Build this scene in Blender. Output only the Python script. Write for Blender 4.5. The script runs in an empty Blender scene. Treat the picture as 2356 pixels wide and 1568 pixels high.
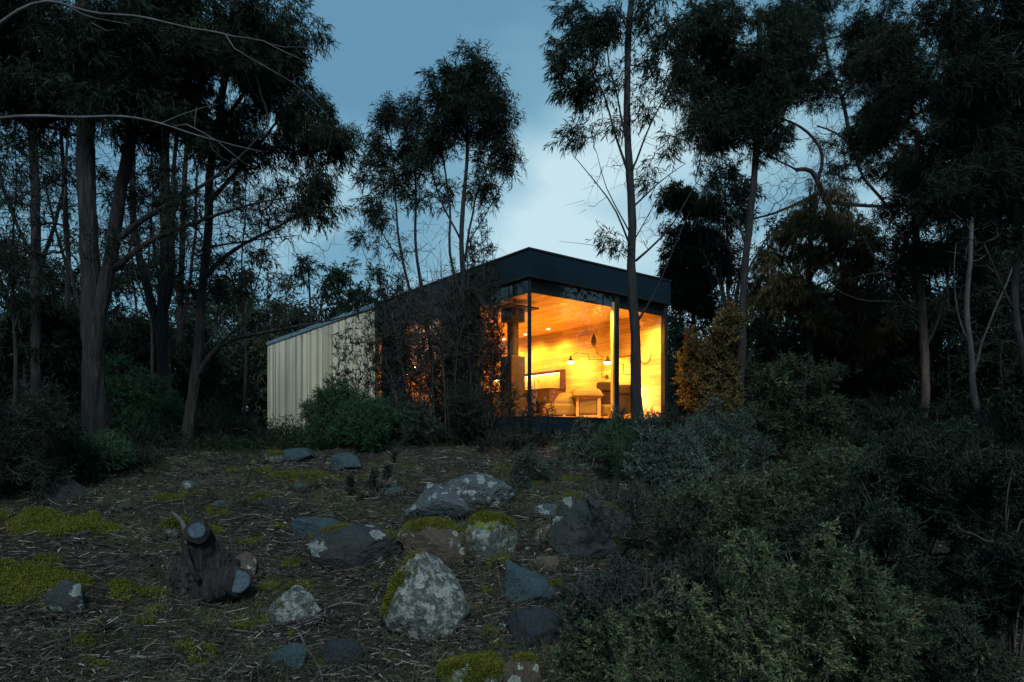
import bpy, math, random
import numpy as np
from mathutils import Vector

# ------------------------------------------------------------------ camera, sky, sun, exposure
scene = bpy.context.scene
F, HX, HY = 1530.0, 1178.0, 1016.0          # focal length, principal column and horizon row on a 2356 x 1568 frame
cam_d = bpy.data.cameras.new('camera'); cam = bpy.data.objects.new('camera', cam_d)
scene.collection.objects.link(cam); scene.camera = cam
cam_d.sensor_width = 36.0; cam_d.lens = 36.0 * F / 2356.0
cam_d.shift_y = (HY - 784.0) / 2356.0
cam_d.clip_start = 0.05; cam_d.clip_end = 3000
cam.location = (0, 0, 0); cam.rotation_euler = (math.radians(90), 0, 0)
scene.view_settings.view_transform = 'Standard'; scene.view_settings.look = 'None'
scene.view_settings.gamma = 1.0; scene.view_settings.use_curve_mapping = False
scene.view_settings.exposure = 0.80
cy = scene.cycles
cy.use_denoising = True; cy.use_adaptive_sampling = False; cy.denoising_prefilter = 'ACCURATE'; cy.max_bounces = 7; cy.diffuse_bounces = 4; cy.glossy_bounces = 3
cy.transparent_max_bounces = 12; cy.transmission_bounces = 4
cy.caustics_reflective = False; cy.caustics_refractive = False
cy.sample_clamp_indirect = 4.0

SUN_EL, SUN_AZ = math.radians(42), math.radians(178)      # azimuth from +Y clockwise; behind the camera, slightly right
world = bpy.data.worlds.new('World'); scene.world = world; world.use_nodes = True
nt = world.node_tree; N = nt.nodes; L = nt.links; N.clear()
out = N.new('ShaderNodeOutputWorld'); bg = N.new('ShaderNodeBackground')
sky = N.new('ShaderNodeTexSky'); sky.sky_type = 'NISHITA'; sky.sun_disc = False
sky.sun_elevation = math.radians(4); sky.sun_rotation = SUN_AZ
sky.air_density = 1.0; sky.dust_density = 1.0; sky.ozone_density = 3.0
tc = N.new('ShaderNodeTexCoord')
def vmath(op, *a):
    n = N.new('ShaderNodeVectorMath'); n.operation = op
    for i, x in enumerate(a):
        if isinstance(x, (tuple, list)): n.inputs[i].default_value = x
        else: L.new(x, n.inputs[i])
    return n
def smath(op, *a, clamp=False):
    n = N.new('ShaderNodeMath'); n.operation = op; n.use_clamp = clamp
    for i, x in enumerate(a):
        if isinstance(x, (int, float)): n.inputs[i].default_value = x
        else: L.new(x, n.inputs[i])
    return n.outputs[0]
def wmix(fac, c1, c2):
    n = N.new('ShaderNodeMixRGB')
    for i, x in enumerate((fac, c1, c2)):
        if isinstance(x, (int, float)): n.inputs[i].default_value = x
        elif isinstance(x, tuple): n.inputs[i].default_value = (*x, 1)
        else: L.new(x, n.inputs[i])
    return n.outputs[0]
dirv = vmath('NORMALIZE', tc.outputs['Generated']).outputs[0]
sep = N.new('ShaderNodeSeparateXYZ'); L.new(dirv, sep.inputs[0])
st = vmath('MULTIPLY', dirv, (1.0, 1.0, 2.1)).outputs[0]
nz = N.new('ShaderNodeTexNoise'); nz.inputs['Scale'].default_value = 2.9; nz.inputs['Detail'].default_value = 6
nz.inputs['Roughness'].default_value = 0.45; nz.inputs['Distortion'].default_value = 0.25
L.new(vmath('ADD', st, (3.1, 1.7, 0.4)).outputs[0], nz.inputs['Vector'])
def lobe(px, py, sharp):
    d = Vector(((px - HX) / F, 1, (HY - py) / F)).normalized()
    dt = vmath('DOT_PRODUCT', dirv, tuple(d)).outputs['Value']
    return smath('EXPONENT', smath('MULTIPLY', smath('SUBTRACT', dt, 1.0), sharp))
# brightness of the cloud deck: noise, thin bright places, paler towards the horizon
t = smath('MULTIPLY', smath('SUBTRACT', nz.outputs['Fac'], 0.5), 1.9)
t = smath('ADD', t, smath('MULTIPLY', lobe(1455, 400, 60), 0.42))
t = smath('ADD', t, smath('MULTIPLY', lobe(1260, 540, 90), 0.35))
t = smath('ADD', t, smath('MULTIPLY', lobe(760, 560, 40), 0.20))
t = smath('ADD', t, smath('MULTIPLY', lobe(1800, 420, 14), 0.30))
t = smath('SUBTRACT', t, smath('MULTIPLY', lobe(1130, 20, 14), 0.36))
t = smath('ADD', t, smath('MULTIPLY', smath('SUBTRACT', 0.58, sep.outputs['Z']), 0.95))
t = smath('SUBTRACT', t, 0.05)
ramp = N.new('ShaderNodeValToRGB'); L.new(t, ramp.inputs[0])
e = ramp.color_ramp.elements
e[0].position = 0.0; e[0].color = (0.0807, 0.1851, 0.2734, 1)
e[1].position = 0.95; e[1].color = (0.3657, 0.4881, 0.5302, 1)
m = e.new(0.35); m.color = (0.1264, 0.2552, 0.3348, 1)
m = e.new(0.65); m.color = (0.2313, 0.3703, 0.4410, 1)
skyc = vmath('SCALE', sky.outputs[0]); skyc.inputs['Scale'].default_value = 0.10
# above the clearing and behind the camera the deck is thinner and brighter
back = smath('MULTIPLY', smath('SUBTRACT', 0.05, sep.outputs['Y']), 1.1, clamp=True)
deck = wmix(0.12, ramp.outputs[0], skyc.outputs[0])
gain = smath('ADD', 1.0, smath('MULTIPLY', back, 0.9))
dk = vmath('SCALE', deck); L.new(gain, dk.inputs['Scale'])
L.new(dk.outputs[0], bg.inputs['Color']); bg.inputs['Strength'].default_value = 1.0
L.new(bg.outputs[0], out.inputs[0])

sun_d = bpy.data.lights.new('sun', 'SUN'); sun = bpy.data.objects.new('sun', sun_d)
scene.collection.objects.link(sun)
sun_d.energy = 1.5; sun_d.angle = math.radians(10); sun_d.color = (0.86, 0.96, 0.97)
sd = Vector((math.sin(SUN_AZ) * math.cos(SUN_EL), math.cos(SUN_AZ) * math.cos(SUN_EL), math.sin(SUN_EL)))
sun.rotation_euler = sd.to_track_quat('Z', 'Y').to_euler()

# ------------------------------------------------------------------ helpers
col = scene.collection
rng = np.random.default_rng(7)
def P(px, py, d): return np.array([(px - HX) / F * d, d, (HY - py) / F * d])

def hash3(i, j, k, s):
    h = (i * 374761393 + j * 668265263 + k * 2147483647 * 3 + s * 974634777) & 0xFFFFFFFF
    h = ((h ^ (h >> 13)) * 1274126177) & 0xFFFFFFFF
    h = ((h ^ (h >> 15)) * 2246822519) & 0xFFFFFFFF
    return ((h ^ (h >> 16)) & 0xFFFFFF) / float(0xFFFFFF)
def vnoise(p, s=0):
    p = np.asarray(p, float); i = np.floor(p).astype(np.int64); f = p - i; f = f * f * (3 - 2 * f)
    r = 0
    for a in (0, 1):
        for b in (0, 1):
            for c in (0, 1):
                w = (f[..., 0] if a else 1 - f[..., 0]) * (f[..., 1] if b else 1 - f[..., 1]) * (f[..., 2] if c else 1 - f[..., 2])
                r = r + w * hash3(i[..., 0] + a, i[..., 1] + b, i[..., 2] + c, s)
    return r * 2 - 1
def fbm(p, o=4, s=0, g=0.5):
    r = 0; a = 1; t_ = 0
    for k in range(o):
        r = r + a * vnoise(p * 2 ** k + 17.3 * k, s + k); t_ += a; a *= g
    return r / t_
def norm(v): return v / np.maximum(np.linalg.norm(v, axis=-1, keepdims=True), 1e-9)

# terrain height
_py = np.array([-60, 0, 2.5, 3.2, 4, 5, 6, 7, 8, 9, 10, 12, 15, 20, 40, 80, 400.])
_pz = np.array([-2.6, -1.95, -1.62, -1.53, -1.43, -1.25, -1.0, -.73, -.47, -.30, -.19, -.15, -.20, -.15, .2, 1.0, 4.0])
def ground_z(x, y, fine=True):
    x = np.asarray(x, float); y = np.asarray(y, float)
    z = 0
    for d in (-.6, -.3, 0, .3, .6): z = z + np.interp(y + d, _py, _pz) / 5
    z = z - 0.10 * np.clip(x - 1.6, 0, 5) * np.clip((y - 2) / 4, 0, 1) + 0.05 * np.clip(-x - 2.0, 0, 4) * np.clip((8 - y) / 5, 0, 1)
    q = np.stack([x, y, np.zeros_like(x + y)], -1)
    z = z + (0.10 * fbm(q * 0.45, 3, 5) + .05 * fbm(q * 1.2, 2, 6)) * np.clip(y / 4, 0.2, 1)
    if fine: z = z + 0.06 * fbm(q * 3.2, 4, 9)
    return z
def hit(px, py):
    ds = np.linspace(2.3, 40, 4000); x = (px - HX) / F * ds; z = (HY - py) / F * ds
    g = ground_z(x, ds, False); k = np.argmax(g >= z)
    return ds[k] if g[k] >= z[k] else 40.0

class MB:
    """collects geometry and links it as ONE mesh object"""
    def __init__(s): s.v = []; s.f = []; s.t = []; s.n = 0; s.fn = []
    def add(s, v, f, tone=0.5):
        v = np.asarray(v, float).reshape(-1, 3); s.v.append(v)
        f = np.asarray(f, np.int64) + s.n; s.f.append(f); s.n += len(v)
        tn = np.broadcast_to(np.asarray(tone, float), (len(v),)) if np.ndim(tone) == 0 else np.asarray(tone, float)
        s.t.append(tn); return s
    def build(s, name, mat, parent=None, smooth=False, base=None):
        me = bpy.data.meshes.new(name)
        V = np.concatenate(s.v) if s.v else np.zeros((0, 3))
        if base is not None: V = V - np.asarray(base)
        if parent is not None and base is None and parent.get('_base') is not None: V = V - np.array(parent['_base'])
        T = np.concatenate(s.t) if s.t else np.zeros(0)
        me.vertices.add(len(V)); me.vertices.foreach_set('co', V.astype(np.float32).ravel())
        lt = np.concatenate([np.full(len(f), f.shape[1]) for f in s.f]) if s.f else np.zeros(0, int)
        li = np.concatenate([f.ravel() for f in s.f]) if s.f else np.zeros(0, int)
        me.loops.add(len(li)); me.loops.foreach_set('vertex_index', li.astype(np.int32))
        me.polygons.add(len(lt)); me.polygons.foreach_set('loop_start', (np.cumsum(lt) - lt).astype(np.int32))
        me.polygons.foreach_set('loop_total', lt.astype(np.int32))
        me.polygons.foreach_set('use_smooth', np.full(len(lt), smooth))
        a = me.attributes.new('tone', 'FLOAT', 'POINT'); a.data.foreach_set('value', T.astype(np.float32))
        me.update(calc_edges=True)
        me.materials.append(mat)
        o = bpy.data.objects.new(name, me); col.objects.link(o)
        if parent is not None: o.parent = parent
        return o
    def box(s, a, b, tone=0.5):
        x0, y0, z0 = a; x1, y1, z1 = b
        v = [(x0, y0, z0), (x1, y0, z0), (x1, y1, z0), (x0, y1, z0), (x0, y0, z1), (x1, y0, z1), (x1, y1, z1), (x0, y1, z1)]
        return s.add(v, [(0, 3, 2, 1), (4, 5, 6, 7), (0, 1, 5, 4), (1, 2, 6, 5), (2, 3, 7, 6), (3, 0, 4, 7)], tone)
    def tube(s, pts, rad, sides=8, tone=0.5, caps=True, bump=0.0, seed=0, flat=None):
        pts = np.asarray(pts, float); n = len(pts); rad = np.broadcast_to(np.asarray(rad, float), (n,))
        tg = norm(np.gradient(pts, axis=0)); up = np.array([0.13, 0.37, 0.92]) if abs(tg[0][2]) < .8 else np.array([0.92, .37, .1])
        a = norm(np.cross(tg, up)); b = np.cross(tg, a)
        th = np.arange(sides) * 2 * np.pi / sides
        dirs = a[:, None] * np.cos(th)[None, :, None] + b[:, None] * np.sin(th)[None, :, None]
        R = rad[:, None, None] * np.ones((n, sides, 1))
        if bump:
            c = pts[:, None] + dirs * rad[:, None, None]
            R = R * (1 + bump * fbm(c * np.array([22, 22, 4.0]) , 3, seed)[..., None] * 1.6)
        v = pts[:, None] + dirs * R
        v = v.reshape(-1, 3)
        i = np.arange(n - 1)[:, None] * sides; j = np.arange(sides)[None]; k = (j + 1) % sides
        f = np.stack([i + j, i + k, i + sides + k, i + sides + j], -1).reshape(-1, 4)
        tn = tone if np.ndim(tone) == 0 else np.repeat(np.asarray(tone), sides)
        n0 = s.n
        s.add(v, f, tn)
        if caps:
            s.f.append(np.arange(sides)[::-1][None] + n0); s.f.append((np.arange(sides) + (n - 1) * sides)[None] + n0)
        return s
    def prisms(s, A, B, ra, rb, sides=3, tone=0.5):
        """many separate thin tapered sticks A->B"""
        A = np.asarray(A); B = np.asarray(B); n = len(A)
        if n == 0: return s
        d = norm(B - A); ref = np.where(np.abs(d[:, 2:3]) < .8, np.array([[0, 0, 1.]]), np.array([[1., 0, 0]]))
        a = norm(np.cross(d, ref)); b = np.cross(d, a)
        th = np.arange(sides) * 2 * np.pi / sides
        ring = a[:, None] * np.cos(th)[None, :, None] + b[:, None] * np.sin(th)[None, :, None]
        ra = np.broadcast_to(ra, (n,)); rb = np.broadcast_to(rb, (n,))
        v = np.concatenate([A[:, None] + ring * ra[:, None, None], B[:, None] + ring * rb[:, None, None]], 1).reshape(-1, 3)
        i = np.arange(n)[:, None] * 2 * sides; j = np.arange(sides)[None]; k = (j + 1) % sides
        f = np.stack([i + j, i + k, i + sides + k, i + sides + j], -1).reshape(-1, 4)
        tn = np.repeat(np.broadcast_to(tone, (n,)), 2 * sides)
        return s.add(v, f, tn)
    def leaves(s, base, d, length, width, tone=0.5, droop=0.15, side=None):
        """kite leaves"""
        n = len(base)
        if n == 0: return s
        if side is None: side = norm(np.cross(d, norm(rng.normal(size=(n, 3)))))
        length = np.broadcast_to(length, (n,))[:, None]; width = np.broadcast_to(width, (n,))[:, None]
        tip = base + d * length; tip[:, 2] -= droop * length[:, 0]
        mid = base + d * length * .45; mid[:, 2] += droop * .15 * length[:, 0]
        v = np.stack([base, mid + side * width * .5, tip, mid - side * width * .5], 1).reshape(-1, 3)
        f = np.arange(4 * n).reshape(n, 4)
        return s.add(v, f, np.repeat(np.broadcast_to(tone, (n,)), 4))

_mats = {}
def material(name, stops, scale=4.0, detail=5, rough=0.8, bump=0.0, bscale=30.0, stretch=(1, 1, 1), tone=0.0, spec=0.3, metallic=0.0,
             transl=0.0, bdist=0.02):
    """noise driven colour ramp, optionally shifted by the mesh's own tone attribute"""
    m = bpy.data.materials.new(name); m.use_nodes = True; nt = m.node_tree; N = nt.nodes; L = nt.links
    b = N['Principled BSDF']; b.inputs['Roughness'].default_value = rough; b.inputs['Metallic'].default_value = metallic
    b.inputs['Specular IOR Level'].default_value = spec
    tc = N.new('ShaderNodeTexCoord'); mp = N.new('ShaderNodeMapping'); mp.inputs['Scale'].default_value = stretch
    ge = N.new('ShaderNodeNewGeometry'); L.new(ge.outputs['Position'], mp.inputs[0])
    nz = N.new('ShaderNodeTexNoise'); nz.inputs['Scale'].default_value = scale; nz.inputs['Detail'].default_value = detail
    L.new(mp.outputs[0], nz.inputs['Vector'])
    fac = nz.outputs['Fac']
    at = N.new('ShaderNodeAttribute'); at.attribute_name = 'tone'
    mx = N.new('ShaderNodeMix'); mx.inputs[0].default_value = tone
    L.new(fac, mx.inputs[2]); L.new(at.outputs['Fac'], mx.inputs[3]); fac = mx.outputs[0]
    rp = N.new('ShaderNodeValToRGB'); L.new(fac, rp.inputs[0]); e = rp.color_ramp.elements
    while len(e) < len(stops): e.new(0.5)
    for el, (p, c) in zip(e, stops): el.position = p; el.color = (*c, 1)
    L.new(rp.outputs[0], b.inputs['Base Color'])
    if bump:
        n2 = N.new('ShaderNodeTexNoise'); n2.inputs['Scale'].default_value = bscale; n2.inputs['Detail'].default_value = 6
        L.new(mp.outputs[0], n2.inputs['Vector'])
        bp = N.new('ShaderNodeBump'); bp.inputs['Strength'].default_value = bump; bp.inputs['Distance'].default_value = bdist
        L.new(n2.outputs['Fac'], bp.inputs['Height']); L.new(bp.outputs[0], b.inputs['Normal'])
    if transl:
        tr = N.new('ShaderNodeBsdfTranslucent'); L.new(rp.outputs[0], tr.inputs[0]); mxs = N.new('ShaderNodeMixShader')
        mxs.inputs[0].default_value = transl; L.new(b.outputs[0], mxs.inputs[1]); L.new(tr.outputs[0], mxs.inputs[2])
        L.new(mxs.outputs[0], N['Material Output'].inputs[0])
    _mats[name] = m
    return m

def tag(o, label=None, cat=None, group=None, kind=None):
    if label: o['label'] = label
    if cat: o['category'] = cat
    if group: o['group'] = group
    if kind: o['kind'] = kind
    return o
def empty(name, loc, label=None, cat=None, group=None, rz=0.0):
    o = bpy.data.objects.new(name, None); col.objects.link(o); o.location = tuple(float(x) for x in loc)
    o.rotation_euler = (0, 0, rz); o.empty_display_size = .1
    o['_base'] = [float(x) for x in loc] if rz == 0 else [0., 0., 0.]
    return tag(o, label, cat, group)

# ------------------------------------------------------------------ materials
M = {}
M['leaf_gum'] = material('gum_leaf', [(0.1, (.005, .009, .006)), (.5, (.012, .021, .012)), (.85, (.050, .068, .040))], 1.2, tone=.65, rough=.7, spec=.08, transl=.2)
M['leaf_dark'] = material('dark_leaf', [(0.1, (.004, .008, .006)), (.5, (.010, .020, .014)), (.88, (.045, .070, .050))], 1.2, tone=.65, rough=.7, spec=.08, transl=.2)
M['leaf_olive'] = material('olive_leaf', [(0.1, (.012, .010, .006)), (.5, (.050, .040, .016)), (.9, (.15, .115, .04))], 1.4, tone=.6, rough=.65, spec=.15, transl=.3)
M['leaf_grey'] = material('grey_green_leaf', [(0.15, (.004, .009, .008)), (.5, (.032, .054, .043)), (.72, (.09, .13, .11)), (.95, (.24, .30, .25))], 2.0, tone=.6, rough=.65, spec=.18, transl=.2)
M['leaf_fresh'] = material('fresh_green_leaf', [(0.15, (.003, .007, .004)), (.5, (.022, .038, .020)), (.72, (.075, .098, .048)), (.95, (.26, .28, .13))], 2.0, tone=.6, rough=.65, spec=.18, transl=.2)
M['leaf_bush'] = material('bush_leaf', [(0.1, (.006, .022, .010)), (.5, (.018, .055, .026)), (.9, (.050, .110, .055))], 2.0, tone=.6, rough=.65, spec=.15, transl=.2)
M['bark_dark'] = material('dark_bark', [(0.25, (.010, .010, .011)), (.5, (.014, .013, .014)), (.78, (.045, .040, .040))], 9, 7, .9, .9, 14, (2.2, 2.2, .35), tone=.25, bdist=.03)
M['bark_stringy'] = material('stringy_bark', [(0.28, (.016, .014, .014)), (.5, (.011, .010, .010)), (.78, (.062, .052, .048))], 8, 8, .9, 1.0, 12, (2.6, 2.6, .30), tone=.25, bdist=.05)
M['bark_pale'] = material('pale_smooth_bark', [(0.2, (.016, .015, .015)), (.5, (.055, .052, .054)), (.8, (.15, .145, .15))], 5, 6, .7, .4, 20, (1.5, 1.5, .5), tone=.3)
M['bark_red'] = material('reddish_bark', [(0.25, (.012, .009, .008)), (.5, (.055, .034, .026)), (.8, (.17, .11, .08))], 8, 7, .85, .8, 14, (2.2, 2.2, .4), tone=.25, bdist=.03)
M['twig'] = material('dry_twig', [(0.15, (.005, .005, .005)), (.5, (.038, .031, .027)), (.74, (.15, .135, .12)), (.97, (.42, .40, .38))], 6, 4, .8, tone=.75)
# ------------------------------------------------------------------ the setting: ground
def ground_sheet():
    u = np.linspace(-1, 1, 340); x = 90 * (0.10 * u + 0.90 * np.sign(u) * np.abs(u) ** 3.2)
    w = np.linspace(0, 1, 420); y = 2.0 + 9 * w + 330 * w ** 7
    y = np.concatenate([-np.geomspace(70, .5, 24), np.linspace(0, 1.9, 14), y])
    x = np.concatenate([[-420, -250, -150], x, [150, 250, 420]])
    X, Y = np.meshgrid(x, y); Z = ground_z(X, Y)
    v = np.stack([X, Y, Z], -1).reshape(-1, 3); nx = len(x); ny = len(y)
    i = np.arange(ny - 1)[:, None] * nx + np.arange(nx - 1)[None]
    f = np.stack([i, i + 1, i + nx + 1, i + nx], -1).reshape(-1, 4)
    m = bpy.data.materials.new('forest_soil'); m.use_nodes = True; nt = m.node_tree; N = nt.nodes; L = nt.links
    b = N['Principled BSDF']; b.inputs['Roughness'].default_value = .9; b.inputs['Specular IOR Level'].default_value = .2
    tc = N.new('ShaderNodeTexCoord')
    def noise(s, d=6, r=.6):
        n = N.new('ShaderNodeTexNoise'); n.inputs['Scale'].default_value = s; n.inputs['Detail'].default_value = d
        n.inputs['Roughness'].default_value = r; L.new(tc.outputs['Object'], n.inputs['Vector']); return n.outputs['Fac']
    def ramp(fac, st):
        r = N.new('ShaderNodeValToRGB'); L.new(fac, r.inputs[0]); e = r.color_ramp.elements
        while len(e) < len(st): e.new(.5)
        for el, (p, c) in zip(e, st): el.position = p; el.color = (*c, 1)
        return r.outputs[0]
    c1 = ramp(noise(9, 9, .75), [(.3, (.007, .006, .005)), (.5, (.024, .020, .014)), (.62, (.050, .044, .028)), (.75, (.10, .09, .07))])
    c2 = ramp(noise(3, 7, .7), [(.35, (.020, .026, .010)), (.7, (.075, .080, .022))])
    mk = ramp(noise(.9, 5, .6), [(.52, (0, 0, 0)), (.62, (.7, .7, .7))])
    mx = N.new('ShaderNodeMixRGB'); L.new(mk, mx.inputs[0]); L.new(c1, mx.inputs[1]); L.new(c2, mx.inputs[2])
    L.new(mx.outputs[0], b.inputs['Base Color'])
    bp = N.new('ShaderNodeBump'); bp.inputs['Strength'].default_value = 1; bp.inputs['Distance'].default_value = .03
    L.new(noise(40, 6, .7), bp.inputs['Height']); L.new(bp.outputs[0], b.inputs['Normal'])
    mb = MB(); mb.add(v, f); o = mb.build('ground', m, smooth=True); tag(o, 'dark forest floor of soil and leaf litter', 'ground', kind='structure')
ground_sheet()

# ------------------------------------------------------------------ the cabin (local frame: u along the glazed front, v along the long side)
CX, CY = 0.35, 13.37
AR = math.atan2(.616, .788); ca, sa = math.cos(AR), math.sin(AR)
FZ, CZ, GT, RZ, W, D0, D1 = 0.52, 3.13, 3.33, 3.85, 4.27, 6.75, 15.95
def UV(u, v, z): return np.array([CX + u * ca - v * sa, CY + u * sa + v * ca, z])
def toUV(x, y): dx, dy = x - CX, y - CY; return dx * ca + dy * sa, -dx * sa + dy * ca
def wall_pt(px, py, u):
    """point of the plane u = const that projects to a pixel"""
    k = (px - HX) / F; v = ((CX + u * ca) - k * (CY + u * sa)) / (sa + k * ca)
    d = CY + u * sa + v * ca
    return u, v, (HY - py) / F * d
M['navy_panel'] = material('navy_cladding_panel', [(.3, (.002, .010, .017)), (.7, (.004, .015, .024))], 1.5, 3, .5, .05, 60, spec=.22)
M['black_metal'] = material('black_steel', [(.3, (.008, .009, .010)), (.7, (.016, .017, .018))], 3, 3, .45, spec=.4)
M['flashing'] = material('zinc_flashing', [(.3, (.10, .16, .20)), (.7, (.16, .22, .26))], 3, 3, .5, spec=.4)
def plank_mat(name, c, axis, wid, rough=.5, length=2.2):
    """boards with thin joints: rows across `axis`, staggered lengths"""
    m = bpy.data.materials.new(name); m.use_nodes = True; nt = m.node_tree; N = nt.nodes; L = nt.links
    b = N['Principled BSDF']; b.inputs['Roughness'].default_value = rough; b.inputs['Specular IOR Level'].default_value = .35
    tc = N.new('ShaderNodeTexCoord'); sp = N.new('ShaderNodeSeparateXYZ'); L.new(tc.outputs['Object'], sp.inputs[0])
    cb = N.new('ShaderNodeCombineXYZ'); L.new(sp.outputs['Y'], cb.inputs[0]); L.new(sp.outputs[axis], cb.inputs[1])
    br = N.new('ShaderNodeTexBrick'); L.new(cb.outputs[0], br.inputs['Vector'])
    br.inputs['Scale'].default_value = 1; br.inputs['Brick Width'].default_value = length; br.inputs['Row Height'].default_value = wid
    br.inputs['Mortar Size'].default_value = .003; br.inputs['Mortar Smooth'].default_value = .1; br.offset = .37
    br.inputs['Color1'].default_value = (*[x * .72 for x in c], 1); br.inputs['Color2'].default_value = (*[min(1, x * 1.18) for x in c], 1)
    br.inputs['Mortar'].default_value = (*[x * .3 for x in c], 1)
    nz = N.new('ShaderNodeTexNoise'); nz.inputs['Scale'].default_value = 6; nz.inputs['Detail'].default_value = 6
    mp = N.new('ShaderNodeMapping'); mp.inputs['Scale'].default_value = (2, .25, 6); L.new(tc.outputs['Object'], mp.inputs[0]); L.new(mp.outputs[0], nz.inputs[0])
    mr = N.new('ShaderNodeMapRange'); mr.inputs[1].default_value = .3; mr.inputs[2].default_value = .7; mr.inputs[3].default_value = .72; mr.inputs[4].default_value = 1.12
    L.new(nz.outputs['Fac'], mr.inputs[0])
    vm = N.new('ShaderNodeVectorMath'); vm.operation = 'SCALE'; L.new(br.outputs['Color'], vm.inputs[0]); L.new(mr.outputs[0], vm.inputs['Scale'])
    L.new(vm.outputs[0], b.inputs['Base Color'])
    bp = N.new('ShaderNodeBump'); bp.inputs['Strength'].default_value = .5; bp.inputs['Distance'].default_value = .004; bp.invert = True
    L.new(br.outputs['Fac'], bp.inputs['Height']); L.new(bp.outputs[0], b.inputs['Normal'])
    return m
M['wood_wall'] = plank_mat('oak_wall_boards', (.62, .43, .22), 'Z', .125)
M['wood_ceiling'] = plank_mat('oak_ceiling_boards', (.80, .55, .27), 'X', .125)
M['wood_floor'] = plank_mat('oak_floor_boards', (.68, .45, .23), 'X', .14, .35)
M['wood_frame'] = material('oiled_timber', [(.3, (.42, .27, .13)), (.7, (.60, .42, .22))], 6, 5, .5, stretch=(3, 3, .3))
M['batten'] = material('weathered_timber_batten', [(0.1, (.16, .12, .075)), (.38, (.42, .36, .26)), (.6, (.58, .53, .42)), (.9, (.62, .50, .31))], 3, 6, .75, .3, 30, (6, 6, .35), tone=.6)
def glass_mat():
    m = bpy.data.materials.new('window_glass'); m.use_nodes = True; nt = m.node_tree; N = nt.nodes; L = nt.links; N.clear()
    o = N.new('ShaderNodeOutputMaterial'); tr = N.new('ShaderNodeBsdfTransparent'); gl = N.new('ShaderNodeBsdfGlossy')
    tr.inputs[0].default_value = (.93, .95, .95, 1); gl.inputs['Roughness'].default_value = .01; lw = N.new('ShaderNodeLayerWeight'); lw.inputs['Blend'].default_value = .5
    pw = N.new('ShaderNodeMath'); pw.operation = 'POWER'; L.new(lw.outputs['Facing'], pw.inputs[0]); pw.inputs[1].default_value = 5.0
    fr = N.new('ShaderNodeMath'); fr.operation = 'MULTIPLY_ADD'; L.new(pw.outputs[0], fr.inputs[0]); fr.inputs[1].default_value = .92; fr.inputs[2].default_value = .045
    mx = N.new('ShaderNodeMixShader'); L.new(fr.outputs[0], mx.inputs[0]); L.new(tr.outputs[0], mx.inputs[1]); L.new(gl.outputs[0], mx.inputs[2]); L.new(mx.outputs[0], o.inputs[0])
    # a scatter of fine droplets on the pane
    tc = N.new('ShaderNodeTexCoord'); vo = N.new('ShaderNodeTexVoronoi'); vo.inputs['Scale'].default_value = 55; L.new(tc.outputs['Object'], vo.inputs[0])
    rp = N.new('ShaderNodeValToRGB'); L.new(vo.outputs['Distance'], rp.inputs[0]); rp.color_ramp.elements[0].position = .10; rp.color_ramp.elements[0].color = (1, 1, 1, 1)
    rp.color_ramp.elements[1].position = .16; rp.color_ramp.elements[1].color = (0, 0, 0, 1)
    nz = N.new('ShaderNodeTexNoise'); nz.inputs['Scale'].default_value = 1.4; L.new(tc.outputs['Object'], nz.inputs[0])
    r2 = N.new('ShaderNodeValToRGB'); L.new(nz.outputs['Fac'], r2.inputs[0]); r2.color_ramp.elements[0].position = .5; r2.color_ramp.elements[1].position = .6
    mu = N.new('ShaderNodeMath'); mu.operation = 'MULTIPLY'; L.new(rp.outputs[0], mu.inputs[0]); L.new(r2.outputs[0], mu.inputs[1])
    m3 = N.new('ShaderNodeMath'); m3.operation = 'MULTIPLY'; L.new(mu.outputs[0], m3.inputs[0]); m3.inputs[1].default_value = .35
    tl = N.new('ShaderNodeBsdfTranslucent'); tl.inputs[0].default_value = (.9, .9, .9, 1)
    m2 = N.new('ShaderNodeMixShader'); L.new(m3.outputs[0], m2.inputs[0]); L.new(mx.outputs[0], m2.inputs[1]); L.new(tl.outputs[0], m2.inputs[2]); L.new(m2.outputs[0], o.inputs[0])
    return m
M['glass'] = glass_mat()
M['partition'] = material('dark_stained_timber', [(.3, (.16, .075, .035)), (.7, (.26, .13, .06))], 5, 5, .4, stretch=(1, 1, 4))
M['blind'] = material('pale_blind_cloth', [(.3, (.42, .36, .36)), (.7, (.52, .45, .45))], 40, 3, .9, transl=.4)
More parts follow.
